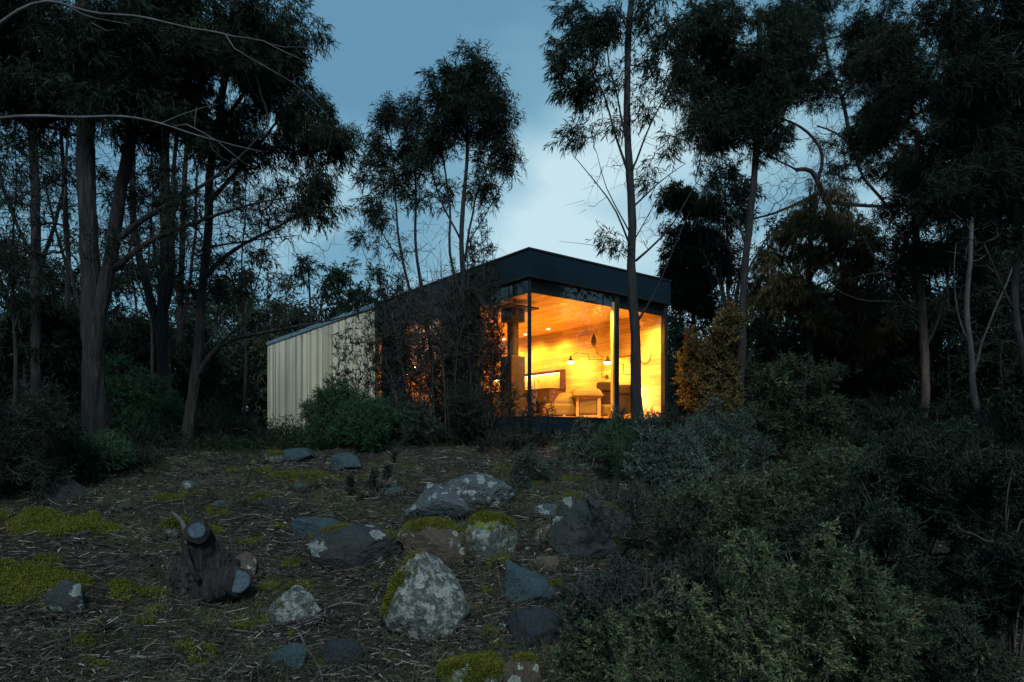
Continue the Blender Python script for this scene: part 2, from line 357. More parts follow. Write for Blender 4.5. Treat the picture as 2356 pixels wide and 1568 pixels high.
def cabin():
    c = empty('cabin', (CX, CY, 0), 'flat roofed cabin with dark navy roof band, lit glazed corner and pale batten wall', 'cabin', rz=AR)
    b = MB()   # parapet band round the glazed end, in folded panels with joints
    o_, th = .07, .10
    xs = [-o_, 1.42, 2.85, W + o_]
    for i in range(3):
        b.box((xs[i] + .007 * (i > 0), -o_, GT), (xs[i + 1] - .007 * (i < 2), -o_ + th, RZ), .5)
    ys = [-o_ + th + .002, 1.10, 2.6, 4.1, 5.6, D0]
    for i in range(5):
        b.box((-o_, ys[i] + .004 * (i > 0), GT), (-o_ + th, ys[i + 1] - .004, RZ), .5)
        b.box((W + o_ - th, ys[i] + .004, GT), (W + o_, ys[i + 1] - .004, RZ), .5)
    b.build('fascia', M['navy_panel'], c)
    b = MB(); b.box((-o_ - .02, -o_ - .02, RZ), (W + o_ + .02, -o_ + th + .02, RZ + .035)); b.box((-o_ - .02, -o_ + th + .02, RZ), (-o_ + th + .02, D0, RZ + .035))
    b.box((W + o_ - th - .02, -o_ + th + .02, RZ), (W + o_ + .02, D0, RZ + .035))
    b.box((-o_ - .015, -o_ - .015, GT - .03), (W + o_ + .015, .03, GT)); b.box((-o_ - .015, .03, GT - .03), (.03, D0, GT))
    b.build('cap_flashing', M['black_metal'], c)
    b = MB(); b.box((th - o_, th - o_, RZ - .12), (W, D1, RZ - .03)); b.build('roof', M['black_metal'], c)
    b = MB(); b.box((-.10, D0, RZ - .09), (-.0, D1 + .03, RZ + .035)); b.build('gutter', M['flashing'], c)
    b = MB(); b.box((0, 0, FZ - .42), (W, D1, FZ - .022)); b.box((-.04, -.04, FZ - .40), (W + .04, -.001, FZ - .03)); b.box((-.04, -.001, FZ - .40), (-.001, D0, FZ - .03))
    b.build('base_band', M['navy_panel'], c)
    b = MB(); b.box((-.05, -.05, FZ - .03), (W + .05, .04, FZ + .005)); b.box((-.05, .04, FZ - .03), (.04, D0, FZ + .005)); b.build('sill', M['black_metal'], c)
    for u in (.5, 2.1, 3.8):
        for v in (.6, 6.5): b = MB(); b.box((u - .06, v - .06, -1.2), (u + .06, v + .06, FZ - .42)); b.build('footing_post', M['black_metal'], c)
    b = MB(); b.box((0.04, 0.04, FZ - .02), (W, D0 + .1, FZ)); b.build('floor', M['wood_floor'], c)
    b = MB(); b.box((0.10, 0.10, CZ), (W, D0, CZ + .05)); b.build('ceiling', M['wood_ceiling'], c)
    b = MB(); b.box((.06, .06, CZ - .10), (W - .1, .098, GT - .03)); b.box((.06, .098, CZ - .10), (.098, D0, GT - .03)); b.build('bulkhead', M['black_metal'], c)
    b = MB(); b.box((W - .10, .09, FZ), (W, D0, CZ - .001)); b.build('interior_wall', M['wood_wall'], c)
    b = MB(); b.box((W + .001, .04, FZ - .42), (W + .06, D1, GT)); b.build('outer_wall', M['navy_panel'], c)
    b = MB(); b.box((0.02, D0, FZ), (W, D0 + .1, CZ)); b.build('partition_wall', M['partition'], c)
    # corner post, mullions, jambs
    def frame(u0, v0, u1, v1, z0=FZ + .005, z1=GT - .03, mat='black_metal'):
        q = MB(); q.box((u0, v0, z0), (u1, v1, z1)); return q.build('window_frame', M[mat], c)
    frame(-.02, -.02, .035, .035)
    frame(2.47, -.02, 2.60, .09); frame(3.10, -.02, 3.22, .09); frame(W - .08, -.02, W + .03, .085)
    q = MB(); q.box((2.435, .0, FZ + .005), (2.468, .085, CZ)); q.build('timber_reveal', M['wood_frame'], c)
    for v in (1.78, 3.20, 5.15, 6.33, D0 - .05): frame(-.02, v, .06, v + .09)
    def pane(u0, v0, u1, v1):
        q = MB(); q.box((u0, v0, FZ + .005), (u1, v1, GT - .03)); return q.build('window_pane', M['glass'], c)
    pane(.036, .008, 2.433, .020); pane(2.601, .008, 3.099, .020); pane(3.221, .008, W - .081, .020)
    vs = [.036, 1.779, 3.291, 5.149, 6.421, D0 - .051]
    q = MB(); q.box((-.012, 1.871, FZ + .006), (.05, 3.199, GT - .031)); q.build('wall_panel', M['navy_panel'], c)
    q = MB(); q.box((-.012, 5.241, FZ + .006), (.05, 6.329, GT - .031)); q.build('wall_panel', M['navy_panel'], c)
    q = MB(); n_ = 40; yy = np.linspace(3.30, 5.14, n_); xx = .10 + .004 * np.sin(yy * 9)
    V_ = np.concatenate([np.stack([xx, yy, yy * 0 + 2.02], -1), np.stack([xx, yy, yy * 0 + CZ], -1)]); i_ = np.arange(n_ - 1)[:, None]
    q.add(V_, i_ + np.array([[0, 1, n_ + 1, n_]])); q.box((.094, 3.30, 1.99), (.112, 5.14, 2.02)); q.build('roller_blind', M['blind'], c)
    for i in range(0, 6, 2): pane(.008, vs[i], .020, vs[i + 1])
    # batten wall along the far part of the long side
    b = MB(); r = np.random.default_rng(3); v = D0 + .05
    while v < D1:
        w = .092; t_ = .045 + .010 * r.random(); b.box((-t_ - .02, v, -.25), (-.02, min(v + w, D1), RZ - .09), r.random()); v += w + .032
    v = 0.0
    while v < W:
        b.box((v, D1 + .02, -.25), (min(v + .075, W), D1 + .06, RZ - .09), r.random()); v += .088
    b.build('batten_cladding', M['batten'], c)
    b = MB(); b.box((-.018, D0 + .05, -.2), (.05, D1, RZ - .12)); b.build('wall', M['black_metal'], c)
    b = MB(); b.box((.051, D1 - .1, -.2), (W, D1 + .018, RZ - .12)); b.build('wall', M['black_metal'], c)
    return c
cab = cabin()

# ---------------------------------------------------------------- things inside the cabin
M['sofa_fabric'] = material('mustard_wool_fabric', [(.3, (.15, .12, .05)), (.7, (.24, .19, .08))], 60, 4, .95, .4, 300)
M['dark_fabric'] = material('dark_brown_fabric', [(.3, (.022, .013, .009)), (.7, (.045, .028, .018))], 60, 4, .9, .3, 300)
M['cabinet'] = material('dark_stained_cabinet', [(.3, (.05, .022, .012)), (.7, (.10, .045, .024))], 6, 5, .5, stretch=(1, 1, 5))
M['brass'] = material('dark_bronze', [(.3, (.05, .03, .02)), (.7, (.10, .07, .04))], 9, 3, .4, metallic=.6)
M['flue'] = material('matt_flue_steel', [(.3, (.018, .012, .009)), (.7, (.035, .024, .017))], 9, 3, .55)
def emit(name, c, s):
    m = bpy.data.materials.new(name); m.use_nodes = True; b = m.node_tree.nodes['Principled BSDF']
    b.inputs['Base Color'].default_value = (*c, 1); b.inputs['Emission Color'].default_value = (*c, 1); b.inputs['Emission Strength'].default_value = s; return m
M['bulb'] = emit('glowing_bulb', (1, .78, .40), 10); M['strip'] = emit('led_strip', (1, .66, .22), 6); M['spot'] = emit('downlight_lens', (1, .75, .35), 14)
LIGHT_C = (1.0, .41, .040)
def lamp_light(name, parent, loc, watts, kind='POINT', size=.05, angle=2.2):
    d = bpy.data.lights.new(name, kind); d.energy = watts; d.color = LIGHT_C; d.shadow_soft_size = size
    if kind == 'SPOT': d.spot_size = angle; d.spot_blend = .8
    o = bpy.data.objects.new(name, d); col.objects.link(o); o.location = loc; o.parent = parent; return o
def indoor(name, u, v, z, label, cat, group=None, rz=0): 
    o = empty(name, UV(u, v, z), label, cat, group, rz=AR + rz); o['_base'] = [0., 0., 0.]; return o
def cushion(mb, c, s, rz=0, tilt=0, tone=.5, seed=0):
    n = 14; a = np.linspace(-1, 1, n); X, Y = np.meshgrid(a, a); h = (1 - X ** 4) ** .5 * (1 - Y ** 4) ** .5
    h = h * (1 + .12 * fbm(np.stack([X * 2, Y * 2, X * 0 + seed], -1), 3))
    for sg in (1, -1):
        v = np.stack([X * s[0], Y * s[1], sg * h * s[2]], -1).reshape(-1, 3)
        ct, st_ = math.cos(tilt), math.sin(tilt); v = np.stack([v[:, 0], v[:, 1] * ct - v[:, 2] * st_, v[:, 1] * st_ + v[:, 2] * ct], -1)
        cr, sr = math.cos(rz), math.sin(rz); v = np.stack([v[:, 0] * cr - v[:, 1] * sr, v[:, 0] * sr + v[:, 1] * cr, v[:, 2]], -1) + np.array(c)
        i = np.arange(n - 1)[:, None] * n + np.arange(n - 1)[None]; f = np.stack([i, i + 1, i + n + 1, i + n], -1).reshape(-1, 4)
        mb.add(v, f if sg > 0 else f[:, ::-1], tone)
    return mb
def rbox(mb, a, b, r=.03, tone=.5):
    """box with softened edges: stacked, inset slabs"""
    (x0, y0, z0), (x1, y1, z1) = a, b; zs = [z0, z0 + r * .3, z0 + r, z1 - r, z1 - r * .3, z1]; ins = [r, r * .3, 0, 0, r * .3, r]
    V = []
    for z, i in zip(zs, ins):
        q = r - min(r, r) + i
        V += [(x0 + q, y0 + i + r * .5, z), (x0 + q + r * .5, y0 + i, z), (x1 - q - r * .5, y0 + i, z), (x1 - q, y0 + i + r * .5, z), (x1 - q, y1 - i - r * .5, z), (x1 - q - r * .5, y1 - i, z), (x0 + q + r * .5, y1 - i, z), (x0 + q, y1 - i - r * .5, z)]
    n0 = mb.n; F_ = []
    for k in range(5):
        for j in range(8): F_.append((k * 8 + j, k * 8 + (j + 1) % 8, k * 8 + 8 + (j + 1) % 8, k * 8 + 8 + j))
    mb.add(V, F_, tone); mb.f.append(np.arange(8)[::-1][None] + n0); mb.f.append((np.arange(8) + 40)[None] + n0); return mb
def at_px(px, d): return toUV((px - HX) / F * d, d)

# chaise sofa with an open timber arm
def sofa():
    u, v = at_px(1352, 15.6)
    s = indoor('chaise_sofa', u, v, FZ, 'mustard chaise sofa with open timber arm frame behind the front glass', 'sofa', rz=-AR)
    q = MB(); rbox(q, (-1.00, .05, .10), (-.30, 1.6, .38), .05); rbox(q, (-.30, .05, .10), (.72, .95, .36), .05); q.build('seat_cushion', M['sofa_fabric'], s, smooth=False)
    q = MB(); q.box((-1.0, .06, .035), (.72, 1.55, .085)); q.build('seat_base', M['wood_frame'], s)
    for x, y in ((-.55, .02), (-.18, .02), (.1, .02), (.50, .02)):
        q = MB(); q.tube([(x, y, 0), (x, y, .12)], .035, 10); q.build('leg', M['wood_frame'], s)
    q = MB(); q.box((-.275, -.06, 0), (-.215, 0, .47)); q.box((.225, -.06, 0), (.30, 0, .56)); q.box((-.215, -.05, .06), (.225, -.01, .11)); q.build('arm_frame', M['wood_frame'], s)
    q = MB(); rbox(q, (-.205, -.045, .13), (.215, .06, .50), .03); q.build('arm_cushion', M['sofa_fabric'], s)
    c1 = MB(); cushion(c1, (0, 0, 0), (.36, .24, .13), .1, .25, seed=1)
    o = indoor('cushion', *at_px(1350, 15.7), FZ + .62, 'crumpled mustard cushion lying across the sofa arm', 'cushion', rz=-AR); c1.build('cover', M['sofa_fabric'], o, smooth=True)
    c1 = MB(); cushion(c1, (0, 0, 0), (.30, .28, .12), -.4, .5, seed=4)
    o = indoor('cushion', *at_px(1305, 16.1), FZ + .50, 'smaller mustard cushion leaning on the chaise seat', 'cushion', rz=-AR); c1.build('cover', M['sofa_fabric'], o, smooth=True)
sofa()
def armchair(px, d, label, w, h, flip=1):
    u, v = at_px(px, d); s = indoor('armchair', u, v, FZ, label, 'armchair', 'tall backed dark armchairs by the front glass', rz=-AR)
    q = MB(); rbox(q, (-w, -.02, .16), (w, .10, h - .24), .03); q.build('backrest', M['dark_fabric'], s)
    q = MB(); rbox(q, (-w - .02, -.05, h - .25), (w + .03, .16, h), .05); q.build('head_cushion', M['dark_fabric'], s)
    q = MB(); rbox(q, (-w, .10, .16), (w, .70, .36), .04); q.build('seat', M['dark_fabric'], s)
    for x in (-w - .03, w + .03):
        for y in (0, .66):
            q = MB(); q.box((x - .025, y - .025, 0), (x + .025, y + .025, h - .3 if y == 0 else .5)); q.build('leg', M['wood_frame'], s)
    q = MB(); q.box((-w, -.01, .10), (w, .02, .15)); q.build('rail', M['wood_frame'], s)
armchair(1391, 15.9, 'dark high backed armchair beside the mustard sofa', .16, .92)
armchair(1437, 16.0, 'dark armchair between the timber mullion and the tree trunk', .15, .86)

def kitchen():
    u0 = W - .10; _, v0, _ = wall_pt(1301, 900, u0); v1 = D0 - .02
    k = indoor('kitchen_bench', u0, v0, FZ, 'dark stained kitchen bench with framed backlit splashback along the oak wall', 'kitchen bench')
    L_ = v1 - v0
    q = MB(); q.box((-.60, 0, 0), (0, L_, .93)); q.build('cabinet', M['cabinet'], k)
    for i in range(4):
        y0 = .04 + i * (L_ - .08) / 4; q = MB(); q.box((-.618, y0, .06), (-.60, y0 + (L_ - .08) / 4 - .012, .90)); q.build('door', M['cabinet'], k)
    q = MB(); q.box((-.63, -.012, .93), (0, L_, .97)); q.build('worktop', M['black_metal'], k)
    q = MB(); q.box((-.08, -.01, .97), (0, .16, 1.52)); q.box((-.08, .16, 1.44), (0, L_, 1.52)); q.build('splashback_frame', M['cabinet'], k)
    q = MB(); q.box((-.012, .16, .97), (0, L_, 1.44)); q.build('splashback', M['wood_frame'], k)
    q = MB(); q.box((-.075, .17, 1.415), (-.045, L_, 1.438)); q.build('led_strip', M['strip'], k)
    d = bpy.data.lights.new('strip_light', 'AREA'); d.shape = 'RECTANGLE'; d.size = .03; d.size_y = L_ - .2; d.energy = 32; d.color = LIGHT_C
    o = bpy.data.objects.new('strip_light', d); col.objects.link(o); o.parent = k; o.location = (-.06, L_ / 2, 1.41)
    q = MB(); q.tube([(-.3, 1.0, .97), (-.3, 1.0, 1.2), (-.3, .98, 1.27), (-.3, .9, 1.29), (-.3, .83, 1.25), (-.3, .82, 1.18)], .012, 8); q.build('tap', M['brass'], k)
kitchen()
def pipe_lamp(name, pix, shade, label, group, off=.42, lit=True, up=False, watts=30, base=None):
    u = W - .10 - off; pts = [np.array(wall_pt(x, y, u)) for x, y in pix]
    wp = pts[0].copy(); wp[0] = W - .10
    l = indoor(name, wp[0], wp[1], wp[2], label, 'wall lamp', group)
    loc = [p - wp for p in pts]
    q = MB(); q.tube([(-.001, 0, 0), (-.02, 0, 0)], .06, 16); q.build('wall_plate', M['brass'], l)
    q = MB(); q.tube([(-.02, 0, 0), (-off, 0, 0)], .011, 8)
    for a, b in zip(loc[:-1], loc[1:]): q.tube([a, b], .0085, 8)
    for a in loc[1:-1]: q.tube([a + (0, 0, -.02), a + (0, 0, .02)], .014, 8)
    q.build('arm', M['brass'], l)
    s = loc[-1] + 0; prof = [(.012, .02), (.030, .0), (.035, -.05), (.075, -.10), (.11, -.135)]
    if up: prof = [(.012, -.02), (.05, .02), (.075, .09), (.06, .18), (.03, .27), (.008, .33)]
    n = 20; V = []; th = np.arange(n) * 2 * np.pi / n
    for r, z in prof: V.append(np.stack([s[0] + r * np.cos(th), s[1] + r * np.sin(th), np.full(n, s[2] + z)], -1))
    V = np.concatenate(V); i = np.arange(len(prof) - 1)[:, None] * n; j = np.arange(n)[None]; k = (j + 1) % n
    q = MB(); q.add(V, np.stack([i + j, i + k, i + n + k, i + n + j], -1).reshape(-1, 4)); q.build('lamp_shade', M['brass'], l, smooth=True)
    if lit:
        q = MB(); a = np.linspace(-1.4, 1.4, 8); q.tube([(s[0], s[1], s[2] - .145 + .055 * math.sin(x)) for x in a], [.095 * math.cos(x) for x in a], 16, caps=True)
        q.build('bulb', M['bulb'], l, smooth=True)
        lamp_light('lamp_light', l, (s[0], s[1], s[2] - .24), watts, size=.08)
pipe_lamp('wall_lamp', [(1384, 868), (1384, 826), (1355, 827), (1353, 814), (1326, 811), (1313, 820)], None, 'lit bronze wall lamp on a long cranked arm', None, watts=50)
pipe_lamp('wall_lamp', [(1387, 866), (1388, 822), (1374, 812), (1371, 800), (1366, 795)], None, 'unlit wall lamp whose upturned teardrop shade stands in for a lamp shadow', None, lit=False, up=True, off=.16)  # teardrop shade is a lamp's shadow on the wall, built as a solid shape
pipe_lamp('wall_lamp', [(1432, 860), (1435, 850), (1434, 838), (1420, 836), (1398, 820)], None, 'lit bronze wall lamp half hidden behind the timber mullion', None, watts=50)
def sconce(px, d, z, label):
    u, v = at_px(px, d); s = indoor('small_lamp', u, v, z, label, 'lamp', 'small warm lamps glowing deep behind the side glass')
    q = MB(); q.tube([(0, 0, CZ - z), (0, 0, .06)], .006, 6); q.build('cord', M['black_metal'], s)
    q = MB(); q.tube([(0, 0, .06), (0, 0, .03), (0, 0, 0)], [.015, .05, .075], 14, caps=False); q.build('lamp_shade', M['brass'], s)
    q = MB(); q.tube([(0, 0, .02), (0, 0, -.01), (0, 0, -.04)], [.03, .05, .02], 12); q.build('bulb', M['bulb'], s); lamp_light('lamp_light', s, (0, 0, -.12), 65)
sconce(952, 18.5, (HY - 844) / F * 18.5, 'higher small glowing lamp deep behind the side glass')
sconce(934, 18.9, (HY - 861) / F * 18.9, 'lower small glowing lamp deep behind the side glass')
for u, v, pw_, lb in ((3.62, 3.56, 160, 'recessed ceiling downlight nearest the front of the kitchen bench'), (3.68, 4.65, 160, 'middle recessed ceiling downlight of the row above the bench'), (3.74, 5.75, 160, 'recessed ceiling downlight nearest the dark partition'),
    (.95, .175, 430, 'added fill downlight tucked behind the roof band close to the glass corner'), (2.05, .175, 430, 'added fill downlight tucked behind the roof band above the sofa'), (3.45, .175, 430, 'added fill downlight tucked behind the roof band above the right pane')):  # front row is added fill light, kept out of sight by the bulkhead
    s = indoor('ceiling_downlight', u, v, CZ, lb, 'downlight', 'recessed ceiling downlights in the cabin')
    q = MB(); th = np.linspace(0, 2 * np.pi, 21)[:-1]
    q.tube([(0, 0, -.001), (0, 0, -.012)], .06, 18); q.build('trim_ring', M['brass'], s); q = MB(); q.tube([(0, 0, -.012), (0, 0, -.018)], .045, 18); q.build('lens', M['spot'], s)
    lamp_light('spot_light', s, (0, 0, -.05), pw_, 'SPOT', .04, 2.6)
u, v = at_px(1180, 15.0)
s = indoor('wood_heater', u, v, FZ, 'dark wood heater with tall flue and square ceiling plate', 'wood heater')
q = MB(); rbox(q, (-.20, -.20, 0), (.20, .20, 1.40), .02); q.build('firebox', M['flue'], s)
q = MB(); q.tube([(0, 0, 1.40), (0, 0, 2.20)], .13, 20); q.build('flue', M['flue'], s, smooth=False)
q = MB(); q.box((-.19, -.19, 2.17), (.19, .19, 2.46)); q.build('flue_collar', M['flue'], s)
q = MB(); q.box((-.42, -.42, 2.46), (.42, .42, 2.49)); q.build('ceiling_plate', M['flue'], s)
u, v, z = wall_pt(1440, 822, W - .12)
s = indoor('wall_shelf', W - .10, v, z, 'thin dark shelf on the oak wall left of the tree trunk', 'shelf')
q = MB(); q.box((-.22, -.28, 0), (0, .30, .02)); q.build('board', M['brass'], s); q = MB(); q.box((-.04, -.28, -.20), (-.001, .30, -.001)); q.build('backing', M['wood_frame'], s)
u, v, z = wall_pt(1485, 818, W - .12)
s = indoor('round_wall_disc', W - .10, v, z, 'round bronze disc on the oak wall near the right end', 'wall decoration'); q = MB(); q.tube([(-.001, 0, 0), (-.03, 0, 0)], .17, 28); q.build('disc', M['wood_frame'], s)

s = indoor('floor_lamp', *toUV((1470 - HX) / F * 16.35, 16.35), FZ, 'low warm floor lamp glowing behind the straight gum trunk', 'lamp')
q = MB(); q.tube([(0, 0, 0), (0, 0, .03)], .12, 20); q.tube([(0, 0, .03), (0, 0, .35)], .012, 8); q.build('stand', M['brass'], s)
q = MB(); q.tube([(0, 0, .35), (0, 0, .42), (0, 0, .50), (0, 0, .56)], [.03, .075, .075, .03], 16); q.build('bulb', M['bulb'], s, smooth=True)
lamp_light('lamp_light', s, (0, 0, .75), 26, size=.1)
# ------------------------------------------------------------------ plants
def crooked(pts, seed=0, amp=.02, step=.25):
    """resample a polyline with a natural wander"""
    pts = np.asarray(pts, float); sl = np.linalg.norm(np.diff(pts, axis=0), axis=1); s = np.concatenate([[0], np.cumsum(sl)])
    n = max(3, int(s[-1] / step) + 1); t = np.linspace(0, s[-1], n)
    # Catmull-like smoothing by cosine-blurred linear interpolation
    q = np.stack([np.interp(t, s, pts[:, k]) for k in range(3)], -1)
    for _ in range(2): q[1:-1] = .25 * q[:-2] + .5 * q[1:-1] + .25 * q[2:]
    w = fbm(np.stack([t * 1.1, t * 0 + seed * 3.7, t * 0], -1), 3, seed)[:, None] * norm(rng.normal(size=(1, 3)))
    w2 = fbm(np.stack([t * 1.1, t * 0 + seed * 1.7 + 9, t * 0], -1), 3, seed + 5)[:, None] * norm(rng.normal(size=(1, 3)))
    q[1:] += (w + w2)[1:] * amp * 4
    return q, t / s[-1]

def grow(nodes, rad_lim, pts, bf=.25, up=.7, jit=.10, minrow=0):
    """balanced spanning tree from existing nodes to points; returns segments (A, B, radius) and end directions"""
    n0 = len(nodes); K = 3
    cap = n0 + len(pts) * K
    pos = np.zeros((cap, 3)); pos[:n0] = nodes; par = -np.ones(cap, int); pl = np.zeros(cap); pl[:n0] = 0
    n = n0; tips = []
    dmin = np.min(np.linalg.norm(pts[:, None] - nodes[None, ::3], axis=-1), axis=1) if len(nodes) > 3 else np.linalg.norm(pts - nodes[0], axis=1)
    for i in np.argsort(dmin):
        p = pts[i]; dv = p - pos[:n]; d = np.linalg.norm(dv, axis=1) + 1e-6
        cost = d * (1 + up * np.clip(-dv[:, 2] / d + .25, 0, 1.3)) + bf * pl[:n]
        cost[:minrow] += 50
        j = int(np.argmin(cost)); a = pos[j]; prev = j; dd = d[j]
        for k in range(1, K + 1):
            w = k / K; q = a + (p - a) * w
            if k < K:
                q = q + rng.normal(size=3) * jit * dd * .5; q[2] -= .10 * dd * math.sin(math.pi * w)
            pos[n] = q; par[n] = prev; pl[n] = pl[prev] + dd / K; prev = n; n += 1
        tips.append(n - 1)
    r = np.zeros(n); r[tips] = .0042
    acc = np.zeros(n); acc[tips] = .0042 ** 2.2
    for i in range(n - 1, n0 - 1, -1):
        if acc[i] == 0: acc[i] = .0042 ** 2.2
        r[i] = acc[i] ** (1 / 2.2); acc[par[i]] += acc[i] if par[i] >= n0 else 0
    idx = np.arange(n0, n); pr = par[idx]
    r0 = np.where(pr >= n0, r[np.maximum(pr, 0)], np.minimum(r[idx] * 1.25, rad_lim[np.minimum(pr, n0 - 1)]))
    r0 = np.minimum(r0, r[idx] * 1.5)
    A = pos[pr]; B = pos[idx]
    tips = np.array(tips); tdir = norm(pos[tips] - pos[par[tips]])
    return A, B, r0, r[idx], pos[tips], tdir

def blob_points(blobs, d, dens, spread=1.0, tl=.2):
    out_ = []
    for b in blobs:
        px, py, rx, ry = b[:4]; dd = d + (b[4] if len(b) > 4 else 0); k = b[5] if len(b) > 5 else 1.0
        s = dd / F; Rx, Rz = rx * s, ry * s; Ry = min(max(Rx, Rz), 1.6) * spread
        n = max(6, int(dens * k * Rx * Rz * (4.0 if tl > .16 else 7.5 if tl > .11 else 4.6) / (tl + .02) ** 2))
        big = tl > .16 and Rx > .3
        m = n * 2 if big else n
        q = norm(rng.normal(size=(m, 3))) * (rng.random((m, 1)) ** .45) * (1.12 if big else 1)
        q = P(px, py, dd) + q * np.array([Rx, Ry, Rz])
        if big: sc = 1.5 if dd < 13 else 1.1; q = q[np.argsort(-fbm(q * np.array([sc, sc, sc * 1.3]), 2, 19) + rng.random(m) * .12)[:n]]
        out_.append(q)
    return np.concatenate(out_)

def attach(nodes, pts):
    """side twigs from the nearest branch node to every further clump"""
    q = nodes[rng.permutation(len(nodes))[:1500]]; j = np.concatenate([np.argmin(((c[:, None] - q[None]) ** 2).sum(-1) + rng.random((len(c), len(q))) * .004, 1) for c in np.array_split(pts, max(1, len(pts) // 300))])
    a = q[j]; return a, pts, pts, norm(pts - a + 1e-6)
def sprays(mt, ml, tips, tdir, k, tl, per, leaf, wind, droop, tone, rnd=.8, follow=.5):
    """k twiglets on each tip, `per` leaves along each; adds to trunk mesh mt and leaf mesh ml"""
    n = len(tips)
    if n == 0: return
    A = np.repeat(tips, k, 0); D = np.repeat(tdir, k, 0)
    D = norm(D * follow + rng.normal(size=A.shape) * rnd + np.array(wind) * .6 + np.array([0, 0, -.1]))
    A = A - D * 0.0 + rng.normal(size=A.shape) * tl * .12
    ln = tl * (.55 + .75 * rng.random(len(A))); B = A + D * ln[:, None]; B[:, 2] -= droop * ln * .5
    mt.prisms(A, B, .0032, .0012, 3, .45)
    if per == 0: return
    m = len(A); t = (np.arange(per)[None] + rng.random((m, per))) / per
    C = A[:, None] + (B - A)[:, None] * (.15 + .9 * t[..., None])
    LD = norm((B - A)[:, None] / ln[:, None, None] * .55 + rng.normal(size=(m, per, 3)) * .55 + np.array(wind) * .8 + np.array([0, 0, -droop]))
    ct = np.repeat(np.repeat(np.clip(rng.normal(.5, .26, n), 0, 1), k), per)
    tn = np.clip(ct * .6 + tone - .3 + rng.normal(0, .16, m * per), 0, 1)
    ml.leaves(C.reshape(-1, 3), LD.reshape(-1, 3), leaf[0] * (.6 + .7 * rng.random(m * per)), leaf[1] * (.7 + .5 * rng.random(m * per)), tn, .12)

def plant(name, label, cat, d, stems, blobs=(), bare=(), group=None, dens=1.0, k=5, tl=.22, per=7, leaf=(.11, .018), wind=(.25, 0, -.1),
          droop=.35, bark='bark_dark', leafm='leaf_gum', tone=.5, spread=1.0, up=.7, ground=True, sides=10, bump=.10, follow=.5, bare_dens=1.0, bare_k=3, rnd=.8, minfrac=.0, bare_tl=None, wander=0):
    """stems: list of (points [(px,py[,dd])...], radius at base, radius at tip)"""
    base = None; parts = []; nodes = []; lim = []
    for si, (pp, r0, r1) in enumerate(stems):
        pts = [P(p[0], p[1], d + (p[2] if len(p) > 2 else 0)) for p in pp]
        g = float(ground_z(pts[0][0], pts[0][1]))
        if si == 0:
            if ground:
                if pts[0][2] > g + .05: pts.insert(0, np.array([pts[0][0], pts[0][1], g - .08]))
                else: pts[0] = np.array([pts[0][0], pts[0][1], g - .08])
            base = np.array([pts[0][0], pts[0][1], pts[0][2]])
        elif ground and g < pts[0][2] < g + .25: pts.insert(0, np.array([pts[0][0], pts[0][1], g - .08]))
        q, t = crooked(pts, si + int(d * 10), amp=wander or (.012 if r0 > .03 else .02), step=.12 if wander else .25)
        rr = r0 + (r1 - r0) * t ** .8
        if si == 0 and r0 > .04: rr = rr * (1 + .35 * np.exp(-t * 14))
        parts.append((q, rr)); nodes.append(q[int(len(q) * minfrac):]); lim.append(rr[int(len(q) * minfrac):])
    root = empty(name, base, label, cat, group)
    mt = MB(); ml = MB()
    for i, (q, rr) in enumerate(parts):
        big = rr[0] > .03
        if big:                                     # finer rings for rough bark
            s = np.linspace(0, len(q) - 1, len(q) * (5 if rr[0] > .07 else 2)); q2 = np.stack([np.interp(s, np.arange(len(q)), q[:, c]) for c in range(3)], -1)
            mt.tube(q2, np.interp(s, np.arange(len(q)), rr), 28 if rr[0] > .07 else sides, tone=.5, bump=bump, seed=i)
        else: mt.tube(q, rr, 6, tone=.5)
    nodes = np.concatenate(nodes); lim = np.concatenate(lim)
    if len(blobs):
        pts = blob_points(blobs, d, dens, spread, tl)
        sub = rng.permutation(len(pts)); more = pts[sub[450:]]; pts = pts[sub[:450]]
        A, B, ra, rb, tp, td = grow(nodes, lim, pts, up=up)
        if len(more):
            a_, b_, p_, d_ = attach(B, more); A = np.concatenate([A, a_]); ra = np.concatenate([ra, np.full(len(a_), .0035)]); rb = np.concatenate([rb, np.full(len(a_), .0025)])
            B = np.concatenate([B, b_]); tp = np.concatenate([tp, p_]); td = np.concatenate([td, d_])
        mt.prisms(A, B, ra, rb, 5, .45)
        sprays(mt, ml, tp, td, k, tl, per, leaf, wind, droop, tone, rnd, follow)
    if len(bare):
        pts = blob_points(bare, d, bare_dens, spread, .30)
        A, B, ra, rb, tp, td = grow(nodes, lim, pts, up=up)
        mt.prisms(A, B, ra * .9, rb * .9, 4, .55)
        sprays(mt, ml, tp, td, bare_k, bare_tl or tl * 1.5, 0, leaf, wind, 0, tone)
    mt.build('trunk' if cat == 'tree' else 'stems', M[bark], root, smooth=True)
    if ml.n: ml.build('crown' if cat == 'tree' else 'foliage', M[leafm], root)
    return root

